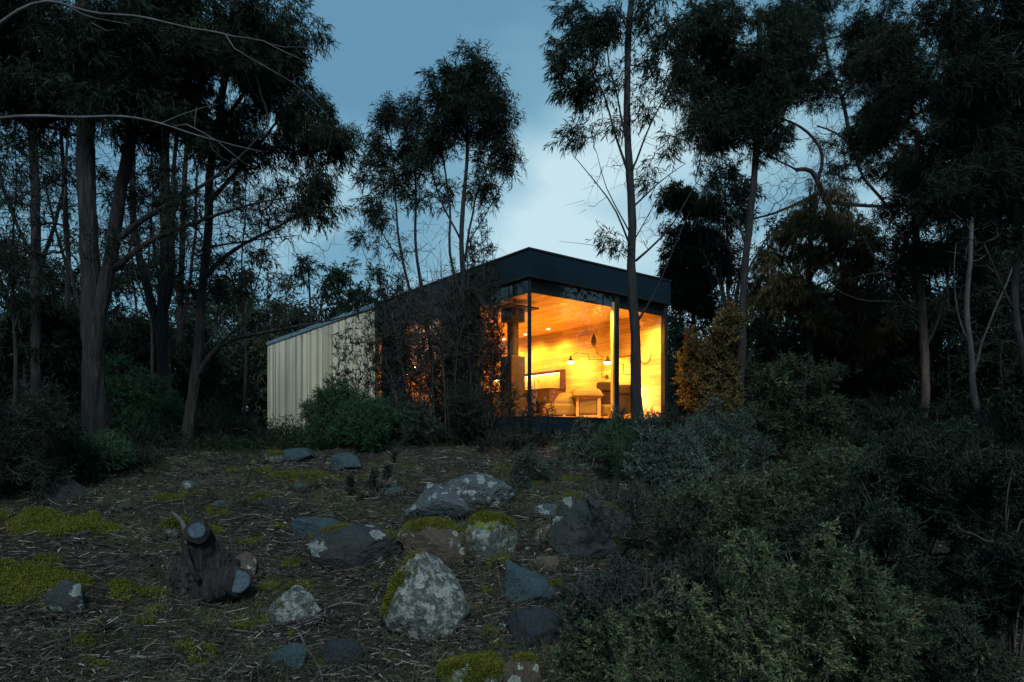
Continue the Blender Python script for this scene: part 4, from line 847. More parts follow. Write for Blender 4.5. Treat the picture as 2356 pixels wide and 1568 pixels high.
def far_forest():
    mt = MB(); ml = MB(); r = np.random.default_rng(11); n = 520
    a = r.uniform(-.95, .95, n); d = r.uniform(30, 75, n); x = a * d
    k_ = 150; th_ = r.uniform(math.radians(46), math.radians(314), k_); rd = r.uniform(15, 30, k_); x = np.concatenate([x, np.sin(th_) * rd]); d = np.concatenate([d, np.cos(th_) * rd]); a = np.concatenate([a, np.full(k_, .9)]); n += k_  # unseen ring of trees added around the camera to darken the glass reflections
    zc = ground_z(x, d, False)
    hgt = np.where(np.arange(n) < n - k_, r.uniform(7, 13, n) * (np.abs(d) / 50) ** .9, r.uniform(5, 10, n)); keep = np.abs(a - .12) > .0; centre = np.exp(-((a + .02) / .22) ** 2); hgt = hgt * (1 - .30 * centre)
    A = np.stack([x, d, zc - .2], -1); B = A + np.stack([r.normal(0, .4, n), r.normal(0, .4, n), hgt], -1)
    B[:, 2] -= .25 * hgt; mt.prisms(A, B, .12, .02, 5, .4)
    m = 420; C = np.repeat(A, m, 0); H = np.repeat(hgt, m); t = r.random(n * m) ** .8
    cl = r.random((n * m)) ; R = H * .22 * np.sin(np.pi * np.clip(.15 + t * .8, 0, 1))
    th = r.random(n * m) * 2 * np.pi; q = np.stack([np.cos(th) * R * np.sqrt(cl), np.sin(th) * R * np.sqrt(cl), H * t], -1)
    q = q.reshape(n, m, 3); nc = 26; q = (q[:, :nc][:, np.arange(m) % nc] + r.normal(0, 1, (n, m, 3)) * np.array([.42, .42, .30])).reshape(-1, 3)
    dr = norm(r.normal(size=q.shape) + np.array([0, 0, -.3]))
    ml.leaves(C + q, dr, .42, .11, np.clip(r.normal(.4, .2, n * m), 0, 1), .2)
    t_ = mt.build('trees_trunks', M['bark_dark']); c_ = ml.build('far_forest', M['leaf_gum'])
    tag(c_, 'dense dark wood closing the view behind the cabin and trees, with an added unseen ring', 'forest', kind='stuff'); t_.parent = c_; t_.name = 'trunks'
far_forest()

# --- shrubs
def shrub(label, px, base, w, h, d, leafm='leaf_bush', leaf=(.06, .012), dens=6, tone=.45, stems=9, k=6, per=9, wind=(0, 0, .25), droop=0, tl=.13, group=None, low=.15, bare=0, name='shrub', bark='twig', blobs=None, rnd=.8, plume=False):
    """rounded many stemmed shrub: px, base row, half width, height in frame units"""
    r = np.random.default_rng(int(abs(px) * 3 + d * 11)); st = []
    for i in range(stems):
        a = (i + .5) / stems * 2 - 1 + r.normal() * .1; tx = px + a * w * .8; ty = base - h * (.55 + .4 * math.cos(a * 1.3)) * r.uniform(.8, 1.0)
        st.append(([(px + a * w * .15, base, r.normal() * .1), (px + a * w * .5, base - (base - ty) * .55, r.normal() * .3), (tx, ty, r.normal() * .4)], .0016 * d + .004, .002))
    bl = blobs
    if plume:
        bl = []; st = []
        for i in range(stems + 6):
            a = (i + .5) / (stems + 6) * 2 - 1 + r.normal() * .08; hh = h * (.95 - .45 * a * a) * r.uniform(.62, 1.05); tx = px + a * w; dy = r.normal() * .28
            st.append(([(px + a * w * .4, base, dy * .4), (px + a * w * .7, base - hh * .5, dy * .8), (tx, base - hh * .95, dy)], .0014 * d + .003, .0016))
            for f_ in (.35, .55, .75, .92): bl.append((px + a * w * (.55 + .45 * f_), base - hh * f_, w * .17 * (1.25 - .5 * f_), h * .085, dy))
    if bl is None:
        bl = []
        for i in range(16):
            a = r.uniform(-1, 1); yy = r.uniform(low, .85) * (1 - .35 * a * a)
            bl.append((px + a * w * .78, base - h * yy, w * r.uniform(.22, .36), h * r.uniform(.16, .26), r.normal() * .35))
    br = [(px, base - h * .4, w * .9, h * .5)] if bare else []
    return plant(name, label, 'shrub', d, st, bl, br, group=group, dens=dens, k=k, tl=tl, per=per, leaf=leaf, leafm=leafm, tone=tone, wind=wind, droop=droop, bark=bark, spread=.9, up=.9, bare_dens=bare, rnd=rnd)
G1 = 'shrubs around the clearing'
shrub('rounded dark green shrub in front of the batten wall', 805, 1062, 128, 185, 10.6, dens=2.6, tone=.42, leaf=(.08, .011))
shrub('smaller lighter tufted shrub before the orange glow of the side glass', 925, 1050, 80, 160, 11.0, leafm='leaf_grey', dens=1.8, tone=.30, leaf=(.08, .009), wind=(.5, 0, .1), plume=True)
shrub('soft deep green bush between the furrowed trunk and slender gum', 335, 1055, 100, 225, 11.6, dens=2.6, tone=.5, leaf=(.07, .012), blobs=[(270, 850, 35, 35), (330, 900, 70, 45), (300, 960, 70, 50), (380, 960, 60, 50), (330, 1020, 100, 40), (400, 1020, 45, 30), (265, 920, 30, 50)])
shrub('grassy low scrub right of the slender gum base', 520, 1050, 90, 120, 12.5, leafm='leaf_dark', dens=1.2, tone=.6, leaf=(.09, .010), wind=(0, 0, .6))
shrub('dim scrub at the foot of the pale batten wall', 610, 1045, 50, 45, 13.0, leafm='leaf_dark', dens=1.2, tone=.6, leaf=(.09, .010), wind=(0, 0, .6))
shrub('dark feathery shrub filling the left edge', 70, 1150, 150, 270, 7.6, leafm='leaf_dark', dens=2.6, tone=.5, leaf=(.06, .009))
shrub('spiky grey green shrub right in front of the furrowed trunk foot', 180, 1075, 120, 95, 7.9, leafm='leaf_bush', dens=2.6, tone=.65, leaf=(.065, .009), wind=(.2, 0, .4))
shrub('dark thorny scrub under the furrowed trunk right side', 290, 1080, 90, 70, 8.8, leafm='leaf_dark', dens=1.8, tone=.4, leaf=(.06, .009), bare=1.2)
shrub('dark scrub below the cabin floor left of the corner', 1000, 1065, 120, 110, 11.2, leafm='leaf_dark', dens=1.8, tone=.4, leaf=(.07, .009), bare=1.5)
shrub('twiggy dry scrub below the cabin floor under the corner', 1180, 1070, 100, 90, 10.6, leafm='leaf_dark', dens=1.2, tone=.5, leaf=(.06, .008), bare=2.4)
shrub('yellow lit bush beside the right end of the cabin', 1622, 960, 75, 215, 14.6, leafm='leaf_olive', dens=1.8, tone=.75, leaf=(.09, .03), wind=(0, 0, .5), blobs=[(1590, 790, 18, 35), (1620, 830, 40, 40), (1660, 780, 25, 50), (1685, 740, 14, 50), (1610, 880, 50, 35), (1660, 860, 35, 40), (1640, 920, 70, 40), (1580, 830, 12, 20)])
shrub('pale grey tufted shrub under the glazed front of the cabin', 1335, 1140, 75, 175, 8.6, leafm='leaf_grey', dens=2.6, tone=.58, leaf=(.035, .010), tl=.09, wind=(.1, 0, .6), bare=0.9, blobs=[(1345, 985, 22, 20), (1335, 1030, 35, 35), (1370, 1040, 30, 35), (1310, 1080, 45, 30), (1370, 1100, 45, 40), (1290, 1030, 22, 28, 0, .5)])
shrub('swept dusky shrub just left of the grey tufted one', 1235, 1165, 80, 140, 8.2, leafm='leaf_grey', dens=1.8, tone=.32, leaf=(.06, .008), wind=(.7, 0, .1), bare=1.5)
shrub('dark feathery shrub at the foot of the straight gum', 1440, 1130, 70, 180, 8.4, leafm='leaf_bush', dens=2.6, tone=.5, leaf=(.05, .008), wind=(.2, 0, .5), bare=0.6)
shrub('tall grey green shrub below the right end of the cabin front', 1540, 1180, 100, 265, 7.6, leafm='leaf_grey', dens=2.6, tone=0.64, leaf=(.035, .010), tl=.10, wind=(.1, 0, .5), bare=0.9, plume=True)
shrub('broad grey green shrub before the yellow lit bush', 1650, 1150, 110, 250, 9.0, leafm='leaf_grey', dens=2.6, tone=0.58, leaf=(.04, .011), wind=(.1, 0, .5), bare=0.3, plume=True)
shrub('tall bushy green shrub right of the straight dark gum', 1830, 1130, 120, 325, 9.6, leafm='leaf_fresh', dens=2.4, tone=.40, leaf=(.07, .014), wind=(.4, 0, .3), blobs=[(1820, 845, 40, 25), (1880, 870, 60, 30), (1770, 865, 35, 25), (1780, 900, 55, 45), (1850, 960, 80, 50), (1760, 980, 70, 50), (1900, 950, 40, 60), (1830, 1050, 120, 60)])
shrub('wide dusky green shrub in the middle of the right bank', 1700, 1290, 180, 270, 6.3, leafm='leaf_fresh', dens=2.6, tone=0.64, leaf=(.045, .011), tl=.10, wind=(.5, 0, .2), bare=0.6, plume=True)
shrub('long drooping green shrub reaching towards the right edge', 1930, 1260, 170, 270, 6.9, leafm='leaf_fresh', dens=2.6, tone=0.58, leaf=(.05, .011), tl=.11, wind=(.5, 0, -.2), bare=0.3, plume=True)
shrub('twiggy dark shrub growing over the big lichened rock', 1420, 1300, 130, 210, 6.4, leafm='leaf_grey', dens=1.2, tone=.25, leaf=(.03, .009), tl=.09, wind=(.1, 0, .4), bare=1.8)
shrub('dark shadowed shrub at the right edge under the pale tree', 2210, 1240, 170, 260, 7.2, leafm='leaf_dark', dens=1.8, tone=.45, leaf=(.06, .012), wind=(.3, 0, .1))
shrub('dark sprigs with tiny pale buds below the lichened rock', 1470, 1440, 140, 170, 4.3, leafm='leaf_grey', dens=2.6, tone=.22, leaf=(.016, .007), tl=.06, wind=(0, 0, .3), bare=1.5)
FR = dict(leafm='leaf_fresh', leaf=(.024, .0062), tl=.065, k=9, per=16, wind=(.55, 0, .15), plume=True, bare=.6)
shrub('blurry foreground shrub at the bottom centre right, lowest of the bank', 1450, 1640, 170, 270, 3.4, dens=1.5, tone=.68, **FR)
shrub('large foreground shrub with pale wind tossed tips at lower right', 1700, 1660, 190, 440, 3.2, dens=1.5, tone=.78, **FR)
shrub('foreground shrub with pale tips right of the largest one', 1930, 1650, 150, 470, 3.5, dens=1.4, tone=.68, **FR)
shrub('dim foreground shrub near the bottom right corner', 2180, 1660, 150, 300, 3.7, dens=2.6, tone=.32, **FR)
shrub('black green shrub in the shade at the right edge', 2330, 1500, 140, 300, 4.6, leafm='leaf_dark', dens=2.6, tone=.35, leaf=(.035, .012), tl=.08)
shrub('shadowed shrub behind the foreground tips', 1900, 1430, 200, 230, 4.9, leafm='leaf_dark', dens=2.6, tone=.4, leaf=(.035, .012), tl=.08)
shrub('shadowed low shrub behind the largest foreground one', 1640, 1420, 140, 180, 5.0, leafm='leaf_dark', dens=2.6, tone=.4, leaf=(.03, .010), tl=.08)
sapling('dense black sapling clump before the solid panels of the long side', 1050, 1030, 11.7, [(1010, 690), (1030, 660), (1050, 640), (1068, 660), (1085, 690), (1000, 760), (1035, 780), (1070, 800), (1095, 760), (980, 820)], dens=3.2)
sapling('second dark sapling clump right of the batten wall end', 950, 1035, 11.5, [(890, 660), (915, 640), (940, 660), (965, 650), (985, 690), (900, 760), (935, 800), (970, 780), (880, 820), (1000, 840)], dens=3.2)
shrub('low dark brush hiding the foot of the side glass', 1050, 1050, 110, 170, 11.3, leafm='leaf_dark', dens=2.2, tone=.35, leaf=(.06, .010), bare=1.5)
shrub('dusky leafy bank shrub below the reddish trunk', 2100, 1290, 170, 300, 6.0, leafm='leaf_dark', dens=2.4, tone=.5, leaf=(.045, .012), tl=.10)
shrub('dark thicket shrub below the pale barked tree', 2290, 1330, 150, 340, 5.6, leafm='leaf_dark', dens=2.4, tone=.4, leaf=(.045, .012), tl=.10)
shrub('dull green shrub in the middle of the right bank shade', 1980, 1370, 160, 260, 5.4, leafm='leaf_dark', dens=2.4, tone=.5, leaf=(.040, .012), tl=.09)
shrub('small rough shrub between slate slab and foreground bushes', 1370, 1430, 90, 140, 4.6, leafm='leaf_grey', dens=1.6, tone=.25, leaf=(.02, .008), tl=.06, bare=1.5)
shrub('low dusky shrub beneath the wide dusky green one', 1560, 1330, 130, 170, 5.6, leafm='leaf_fresh', dens=2.0, tone=.28, leaf=(.035, .010), tl=.08)
shrub('dark rounded shrub left of the yellow lit bush foot', 1540, 1040, 60, 110, 12.0, leafm='leaf_dark', dens=2.4, tone=.5, leaf=(.06, .012))
shrub('dark mass of shrub under the straight dark gum', 1730, 1060, 110, 150, 11.5, leafm='leaf_dark', dens=2.4, tone=.5, leaf=(.06, .012))
shrub('dark mass of shrub under the old twisted tree', 1990, 1080, 130, 170, 10.5, leafm='leaf_dark', dens=2.4, tone=.45, leaf=(.06, .012))
shrub('dark mass of shrub at the foot of the reddish trunk', 2180, 1080, 130, 150, 10.0, leafm='leaf_dark', dens=2.4, tone=.4, leaf=(.06, .012))
# small dead-looking sprig standing between the rocks
plant('dead_sprig', 'black dead sprig with knobbly seed heads standing behind the dark boulder', 'plant', 7.4,
      [([(875, 1165), (880, 1120), (888, 1080), (905, 1045)], .006, .003), ([(872, 1170), (866, 1120), (850, 1090)], .004, .002), ([(820, 1175), (810, 1130), (802, 1095)], .004, .002)],
      [(905, 1050, 8, 12), (890, 1085, 10, 18), (860, 1100, 9, 25), (806, 1110, 9, 25), (850, 1160, 45, 25)], dens=4, k=5, tl=.035, per=5, leaf=(.014, .010), leafm='leaf_dark', bark='bark_dark', tone=.3, wind=(0, 0, .3), droop=0, spread=.3)
# ------------------------------------------------------------------ rocks
def rock_mat(name, c0, c1, lichen=.0, moss=.0, lic=(.26, .29, .275), rough=.8, lscale=7.0, fine=0):
    m = bpy.data.materials.new(name); m.use_nodes = True; nt = m.node_tree; N = nt.nodes; L = nt.links; b = N['Principled BSDF']
    b.inputs['Roughness'].default_value = rough; b.inputs['Specular IOR Level'].default_value = .4
    tc = N.new('ShaderNodeNewGeometry')
    def noise(s, d=6, r=.6, w=None):
        n = N.new('ShaderNodeTexNoise'); n.inputs['Scale'].default_value = s; n.inputs['Detail'].default_value = d; n.inputs['Roughness'].default_value = r
        L.new(tc.outputs['Position'], n.inputs['Vector']); return n
    def ramp(fac, st):
        r = N.new('ShaderNodeValToRGB'); L.new(fac, r.inputs[0]); e = r.color_ramp.elements
        while len(e) < len(st): e.new(.5)
        for el, (p, c) in zip(e, st): el.position = p; el.color = (*c, 1)
        return r.outputs[0]
    def mixc(f, a, c):
        n = N.new('ShaderNodeMixRGB'); L.new(f, n.inputs[0]); L.new(a, n.inputs[1])
        if isinstance(c, tuple): n.inputs[2].default_value = (*c, 1)
        else: L.new(c, n.inputs[2])
        return n.outputs[0]
    big = noise(6, 8, .7); c = ramp(big.outputs['Fac'], [(.3, c0), (.7, c1)])
    sp = ramp(noise(45, 4, .7).outputs['Fac'], [(.45, (0, 0, 0)), (.7, (.35, .35, .35))]); c = mixc(sp, c, tuple(min(1, x * 2.2) for x in c1))
    if lichen:
        # round crusts with a paler rim, and a broken grey film
        vo = N.new('ShaderNodeTexVoronoi'); vo.inputs['Scale'].default_value = lscale; vo.inputs['Randomness'].default_value = 1
        dn = noise(18, 4, .6); ad = N.new('ShaderNodeMixRGB'); ad.inputs[0].default_value = .12; L.new(tc.outputs['Position'], ad.inputs[1]); L.new(dn.outputs['Color'], ad.inputs[2]); L.new(ad.outputs[0], vo.inputs['Vector'])
        disk = ramp(vo.outputs['Distance'], [(.0, (.45,) * 3), (.16, (.55,) * 3), (.26, (1,) * 3), (.31, (.9,) * 3), (.34, (0,) * 3)])
        sel = ramp(noise(2.3, 3, .5).outputs['Fac'], [(.62 - lichen * .25, (0,) * 3), (.66 - lichen * .25, (1,) * 3)])
        gr = ramp(noise(90, 3, .7).outputs['Fac'], [(.35, (.45,) * 3), (.6, (1,) * 3)])
        mu = N.new('ShaderNodeMixRGB'); mu.blend_type = 'MULTIPLY'; mu.inputs[0].default_value = 1; L.new(disk, mu.inputs[1]); L.new(sel, mu.inputs[2])
        mu2 = N.new('ShaderNodeMixRGB'); mu2.blend_type = 'MULTIPLY'; mu2.inputs[0].default_value = 1; L.new(mu.outputs[0], mu2.inputs[1]); L.new(gr, mu2.inputs[2])
        c = mixc(mu2.outputs[0], c, lic)
        if fine:
            film = ramp(noise(16, 8, .78).outputs['Fac'], [(.48, (0,) * 3), (.56, (fine,) * 3), (.75, (1,) * 3)]); c = mixc(film, c, tuple(x * .95 for x in lic))
    if moss:
        ge = N.new('ShaderNodeNewGeometry'); sx = N.new('ShaderNodeSeparateXYZ'); L.new(ge.outputs['Normal'], sx.inputs[0])
        a = N.new('ShaderNodeMath'); a.operation = 'MULTIPLY_ADD'; L.new(noise(5, 6, .65).outputs['Fac'], a.inputs[0]); a.inputs[1].default_value = 1.6; a.inputs[2].default_value = -1.35 + moss * .5
        s2 = N.new('ShaderNodeMath'); s2.operation = 'ADD'; L.new(a.outputs[0], s2.inputs[0]); L.new(sx.outputs['Z'], s2.inputs[1])
        mk = ramp(s2.outputs[0], [(.40, (0,) * 3), (.5, (1,) * 3)])
        mc = ramp(noise(30, 5, .7).outputs['Fac'], [(.3, (.03, .045, .006)), (.6, (.13, .15, .015)), (.8, (.25, .23, .03))]); c = mixc(mk, c, mc)
    L.new(c, b.inputs['Base Color'])
    bp = N.new('ShaderNodeBump'); bp.inputs['Strength'].default_value = 1; bp.inputs['Distance'].default_value = .035; L.new(noise(38, 8, .7).outputs['Fac'], bp.inputs['Height'])
    bp2 = N.new('ShaderNodeBump'); bp2.inputs['Strength'].default_value = .6; bp2.inputs['Distance'].default_value = .03; L.new(big.outputs['Fac'], bp2.inputs['Height']); L.new(bp.outputs[0], bp2.inputs['Normal']); L.new(bp2.outputs[0], b.inputs['Normal'])
    return m
M['rk_lichen'] = rock_mat('lichened_granite', (0.021, 0.025, 0.025), (0.072, 0.078, 0.075), 1.0, 0, (.34, .355, .33), lscale=11, fine=.6)
M['rk_dark'] = rock_mat('dark_wet_rock', (0.008, 0.010, 0.011), (0.033, 0.037, 0.039), .62, 0, rough=.5)
M['rk_grey'] = rock_mat('grey_lichen_rock', (0.024, 0.033, 0.037), (0.066, 0.081, 0.09), .75, 0, (.30, .34, .33), lscale=10)
M['rk_brown'] = rock_mat('brown_rock', (0.03, 0.023, 0.017), (0.09, 0.066, 0.051), .55, 0, (.36, .38, .34), lscale=10)
M['rk_slate'] = rock_mat('blue_slate_rock', (0.012, 0.024, 0.030), (0.036, 0.062, 0.075), 0, 0, rough=.55)
M['rk_mossy'] = rock_mat('mossy_rock', (0.03, 0.033, 0.027), (0.078, 0.084, 0.072), .8, .9, (.30, .33, .30), lscale=11, fine=.4)
M['rk_black'] = rock_mat('black_basalt', (0.006, 0.008, 0.011), (0.021, 0.027, 0.033), 0, 0, rough=.55)
M['moss'] = material('yellow_green_moss', [(0.1, (.020, .026, .006)), (.5, (.085, .090, .013)), (.9, (.21, .19, .04))], 6, 5, .95, tone=.6, transl=.2, spec=.1)

def ico(n=4):
    import bmesh
    bm = bmesh.new(); bmesh.ops.create_icosphere(bm, subdivisions=n, radius=1.0)
    v = np.array([x.co[:] for x in bm.verts]); f = np.array([[q.index for q in p.verts] for p in bm.faces]); bm.free(); return v, f
ICO = {5: ico(5), 6: ico(6)}
def moss_tufts(mb, pts, nrm, ln=.014, per=26, spread=.02, r=rng):
    n = len(pts); A = np.repeat(pts, per, 0); Nn = np.repeat(nrm, per, 0)
    A = A + r.normal(size=A.shape) * spread
    D = norm(Nn * 1.0 + r.normal(size=A.shape) * .55); tn = np.clip(np.repeat(r.normal(.5, .15, n), per) + r.normal(0, .14, n * per), 0, 1)
    mb.leaves(A - D * .003, D, ln * (.6 + .8 * r.random(n * per)), ln * .42, tn, 0)
ROCKS = []
def rock(label, x0, y0, x1, y1, mat, seed=1, planes=7, cut=(.55, .9), amp=.10, depth=None, lean=0, sub=5, moss=None, squash=.8, peak=None, taper=.72, name='boulder', group=None, sink=.22, rot=0, mossdir=(0, 0, 1), yoff=0):
    """rock filling the frame box (x0,y0)-(x1,y1), standing where its base meets the ground"""
    r = np.random.default_rng(seed); cx = (x0 + x1) / 2; d = depth or hit(cx, y1 - (y1 - y0) * .12)
    w = (x1 - x0) / 2 * d / F; h = (y1 - y0) * d / F; dp = w * squash; d = d + dp * .6 + yoff
    w = (x1 - x0) / 2 * d / F; ztop = (HY - y0) / F * d; zbot = (HY - y1) / F * (d - dp * .6)
    g = float(ground_z((cx - HX) / F * d, d)); zlo = min(zbot, g) - .03; hh = (ztop - zlo) / 2; c = np.array([(cx - HX) / F * d, d, zlo + hh])
    v, f = ICO[sub]; v = v.copy(); 
    v = np.sign(v) * np.abs(v) ** .85
    for k in range(planes):
        nn = norm(r.normal(size=3)); nn[2] = nn[2] * .8 + (.2 if k % 3 == 0 else 0); nn = norm(nn); cc = r.uniform(*cut)
        dd = v @ nn - cc; v = v - np.outer(np.clip(dd, 0, None) * .92, nn)
    v = v * (1 + amp * fbm(v * 1.3 + seed * 5.1, 4, seed))[:, None] + norm(v) * (.055 * fbm(v * 5 + seed, 4, seed + 3))[:, None]
    v = v + norm(v) * (.028 * fbm(v * 16 + seed, 3, seed + 7))[:, None]
    f3 = fbm(v * 1.9 + seed * 2.3, 3, seed + 11); v = v - norm(v) * (.045 * np.exp(-(f3 / .035) ** 2) * (fbm(v * 1.1 + seed, 2, seed + 15) > -.1))[:, None]
    if rot: cr, sr = math.cos(rot), math.sin(rot); v = np.stack([v[:, 0] * cr - v[:, 2] * sr, v[:, 1], v[:, 0] * sr + v[:, 2] * cr], -1)
    if peak is not None:   # taper towards a ridge/peak at horizontal position peak (-1..1)
        t = np.clip((v[:, 2] + .2) / 1.2, 0, 1); v[:, 0] = v[:, 0] * (1 - taper * t) + peak * .8 * t; v[:, 1] *= (1 - .35 * t)
    lo, hi = v.min(0), v.max(0); v = (v - (lo + hi) / 2) / ((hi - lo) / 2)
    v[:, 0] += lean * v[:, 2] * .4
    v = v * np.array([w, dp, hh]) + c
    ROCKS.append((c[0], c[1], w, dp)); root = empty(name, (c[0], c[1], g), label, 'rock', group)
    q = MB(); q.add(v, f, .5); q.build('stone', M[mat], root, smooth=True)
    if moss:
        # vertex normals for tufting
        fn = np.cross(v[f[:, 1]] - v[f[:, 0]], v[f[:, 2]] - v[f[:, 0]]); vn = np.zeros_like(v)
        for k in range(3): np.add.at(vn, f[:, k], fn)
        vn = norm(vn); md = norm(np.array(mossdir, float))
        mask = (vn @ md + .9 * fbm(v * 5.5, 3, seed + 20)) > (1.15 - moss)
        mask &= v[:, 2] > zlo + .25 * hh
        mask &= r.random(len(v)) < min(1, 9.0 * w * dp * (5 if sub == 6 else 6))
        if mask.any():
            mb = MB(); moss_tufts(mb, v[mask], vn[mask], .015, 14, .008, r)
            mb.build('moss', M['moss'], root)
    return root
rock('large rounded boulder crusted with pale lichen, tallest in the foreground', 882, 1268, 1080, 1490, 'rk_lichen', 3, 6, (.7, .95), .07, peak=-.02, taper=.42, sub=6, moss=.25, mossdir=(-.85, -.1, .5), squash=.75)
rock('smooth dark wet boulder left of the lichen crusted one', 712, 1208, 925, 1318, 'rk_dark', 12, 5, (.75, .95), .06, sub=6, moss=.12, squash=.6)
rock('brown boulder with moss cushions behind the lichen crusted one', 912, 1195, 1078, 1310, 'rk_brown', 8, 8, (.6, .9), .09, sub=6, moss=.42, squash=.7)
rock('grey slanting wedge of rock with white lichen spots', 928, 1110, 1082, 1218, 'rk_grey', 21, 9, (.42, .8), .05, sub=6, peak=-.40, taper=.50, squash=.6)
rock('low rounded grey boulder with lichen rings at the crest', 1018, 1088, 1186, 1172, 'rk_grey', 31, 5, (.7, .95), .07, sub=6, squash=.7)
rock('small angular stone perched behind the low rounded boulder', 1080, 1070, 1128, 1100, 'rk_slate', 32, 8, (.5, .8), .06, yoff=.35)
rock('moss covered lichen rock right of the brown mossy boulder', 1062, 1180, 1192, 1300, 'rk_mossy', 41, 7, (.6, .9), .08, sub=6, moss=.62, squash=.8)
rock('blue slate slab lying tilted right of the lichen crusted boulder', 1150, 1288, 1278, 1410, 'rk_slate', 52, 10, (.45, .8), .05, sub=6, peak=-.35, taper=.35, squash=.4)
rock('big dark rock with white lichen discs under the twiggy shrub', 1252, 1136, 1455, 1300, 'rk_dark', 61, 9, (.5, .85), .06, sub=6, moss=.22, squash=.7)
rock('pale grey stone at the left foot of the big dark rock', 1226, 1158, 1290, 1192, 'rk_grey', 63, 7, (.6, .9), .06)
rock('small brown boulder with one white lichen disc', 1228, 1205, 1305, 1265, 'rk_brown', 64, 6, (.65, .9), .08)
rock('small grey boulder below the dark wet one', 618, 1348, 738, 1450, 'rk_lichen', 71, 7, (.6, .9), .07, moss=.10)
rock('flat bluish slab left of the dark wet boulder', 668, 1190, 815, 1240, 'rk_slate', 81, 8, (.4, .75), .04, squash=.7)
rock('long dark flat topped rock on the crest before the green shrub', 628, 1030, 728, 1066, 'rk_slate', 91, 6, (.55, .85), .05, lean=.6)
rock('mossy stone touching the left end of the flat crest rock', 605, 1038, 655, 1068, 'rk_mossy', 92, 6, (.6, .9), .06, moss=.5)
rock('rough dark rock on the crest right of the flat topped one', 758, 1040, 836, 1090, 'rk_slate', 93, 10, (.45, .8), .07, moss=.15)
rock('grey rock cloaked in bright moss at the bottom edge', 1000, 1512, 1165, 1620, 'rk_mossy', 101, 7, (.6, .9), .08, sub=6, moss=.62)
rock('yellow mossed rock at the bottom edge right of the grey one', 1150, 1508, 1250, 1610, 'rk_brown', 102, 7, (.6, .9), .08, moss=.55)
rock('dark boulder in shade below the blue slate slab', 1165, 1400, 1305, 1500, 'rk_black', 103, 8, (.5, .85), .07)
rock('red brown angular stone right of the blue slate slab', 1225, 1278, 1292, 1325, 'rk_brown', 104, 9, (.45, .8), .05)
rock('black slanting rock with a mossy edge under the left shrub', 108, 1090, 205, 1165, 'rk_black', 111, 9, (.45, .8), .05, moss=.10, peak=-.3, taper=.45)
rock('large black rock in the shade right of the furrowed trunk', 215, 1042, 320, 1092, 'rk_black', 112, 7, (.6, .9), .05)
rock('dark stone with lichen at the lower left below the moss', 112, 1335, 200, 1420, 'rk_dark', 113, 8, (.5, .85), .06)
rock('blue grey slab low at the bottom left of centre', 605, 1480, 705, 1560, 'rk_slate', 114, 9, (.4, .75), .05, squash=.7)
rock('dark angular slab just right of the bottom slab', 735, 1470, 840, 1540, 'rk_black', 115, 9, (.4, .75), .05, squash=.6)
rock('brown flat stone behind the black dead sprig', 878, 1092, 940, 1125, 'rk_brown', 116, 8, (.5, .8), .05)
rock('thin slate flake lying on the brown flat stone', 905, 1082, 950, 1102, 'rk_slate', 117, 9, (.4, .7), .04)
rock('pale blue stone just below the brown flat stone', 880, 1118, 935, 1142, 'rk_slate', 118, 7, (.5, .8), .05)
rock('dark pointed stone near the mossy patch left of centre', 605, 1142, 665, 1172, 'rk_black', 119, 8, (.5, .8), .05)
rock('small moss capped stone beside the dark pointed stone', 580, 1138, 622, 1165, 'rk_mossy', 120, 7, (.6, .9), .06, moss=.6)
rock('thin pale slate sliver flat on the litter above the stump', 480, 1148, 545, 1172, 'rk_slate', 121, 9, (.4, .7), .04, squash=.8)
rock('knobbly grey stone on the crest above the slate sliver', 415, 1105, 455, 1132, 'rk_grey', 122, 8, (.5, .85), .07)
rock('tan stone on the crest right of the slender gum base', 455, 1072, 492, 1094, 'rk_brown', 123, 8, (.5, .85), .07)
r_ = np.random.default_rng(77)
spots = [(470, 1048, 'small tan stone on the crest just right of the slender gum foot'), (505, 1060, 'small blue stone on the crest, second right of the slender gum'), (548, 1052, 'small grey stone before the grassy scrub on the crest'), (578, 1064, 'small mossy stone left of the mossy stone by the flat rock'), (345, 1085, 'dark stone on the litter below the deep green bush'),
         (745, 1112, 'brown stone halfway between the crest and the flat bluish slab'), (690, 1118, 'blue chip of stone above the flat bluish slab'), (842, 1114, 'grey stone left of the black dead sprig'), (560, 1108, 'mossy stone in the litter between slate sliver and crest'), (1205, 1230, 'dark stone between the mossy rock and the small brown boulder')]
knd = ['rk_brown', 'rk_slate', 'rk_grey', 'rk_mossy', 'rk_dark']
for i, (px, py, lb) in enumerate(spots):
    w = r_.uniform(9, 18); rock(lb, px - w, py - w * .6, px + w, py + w * .5, knd[i % 5], 200 + i, 8, (.45, .85), .07, name='stone')

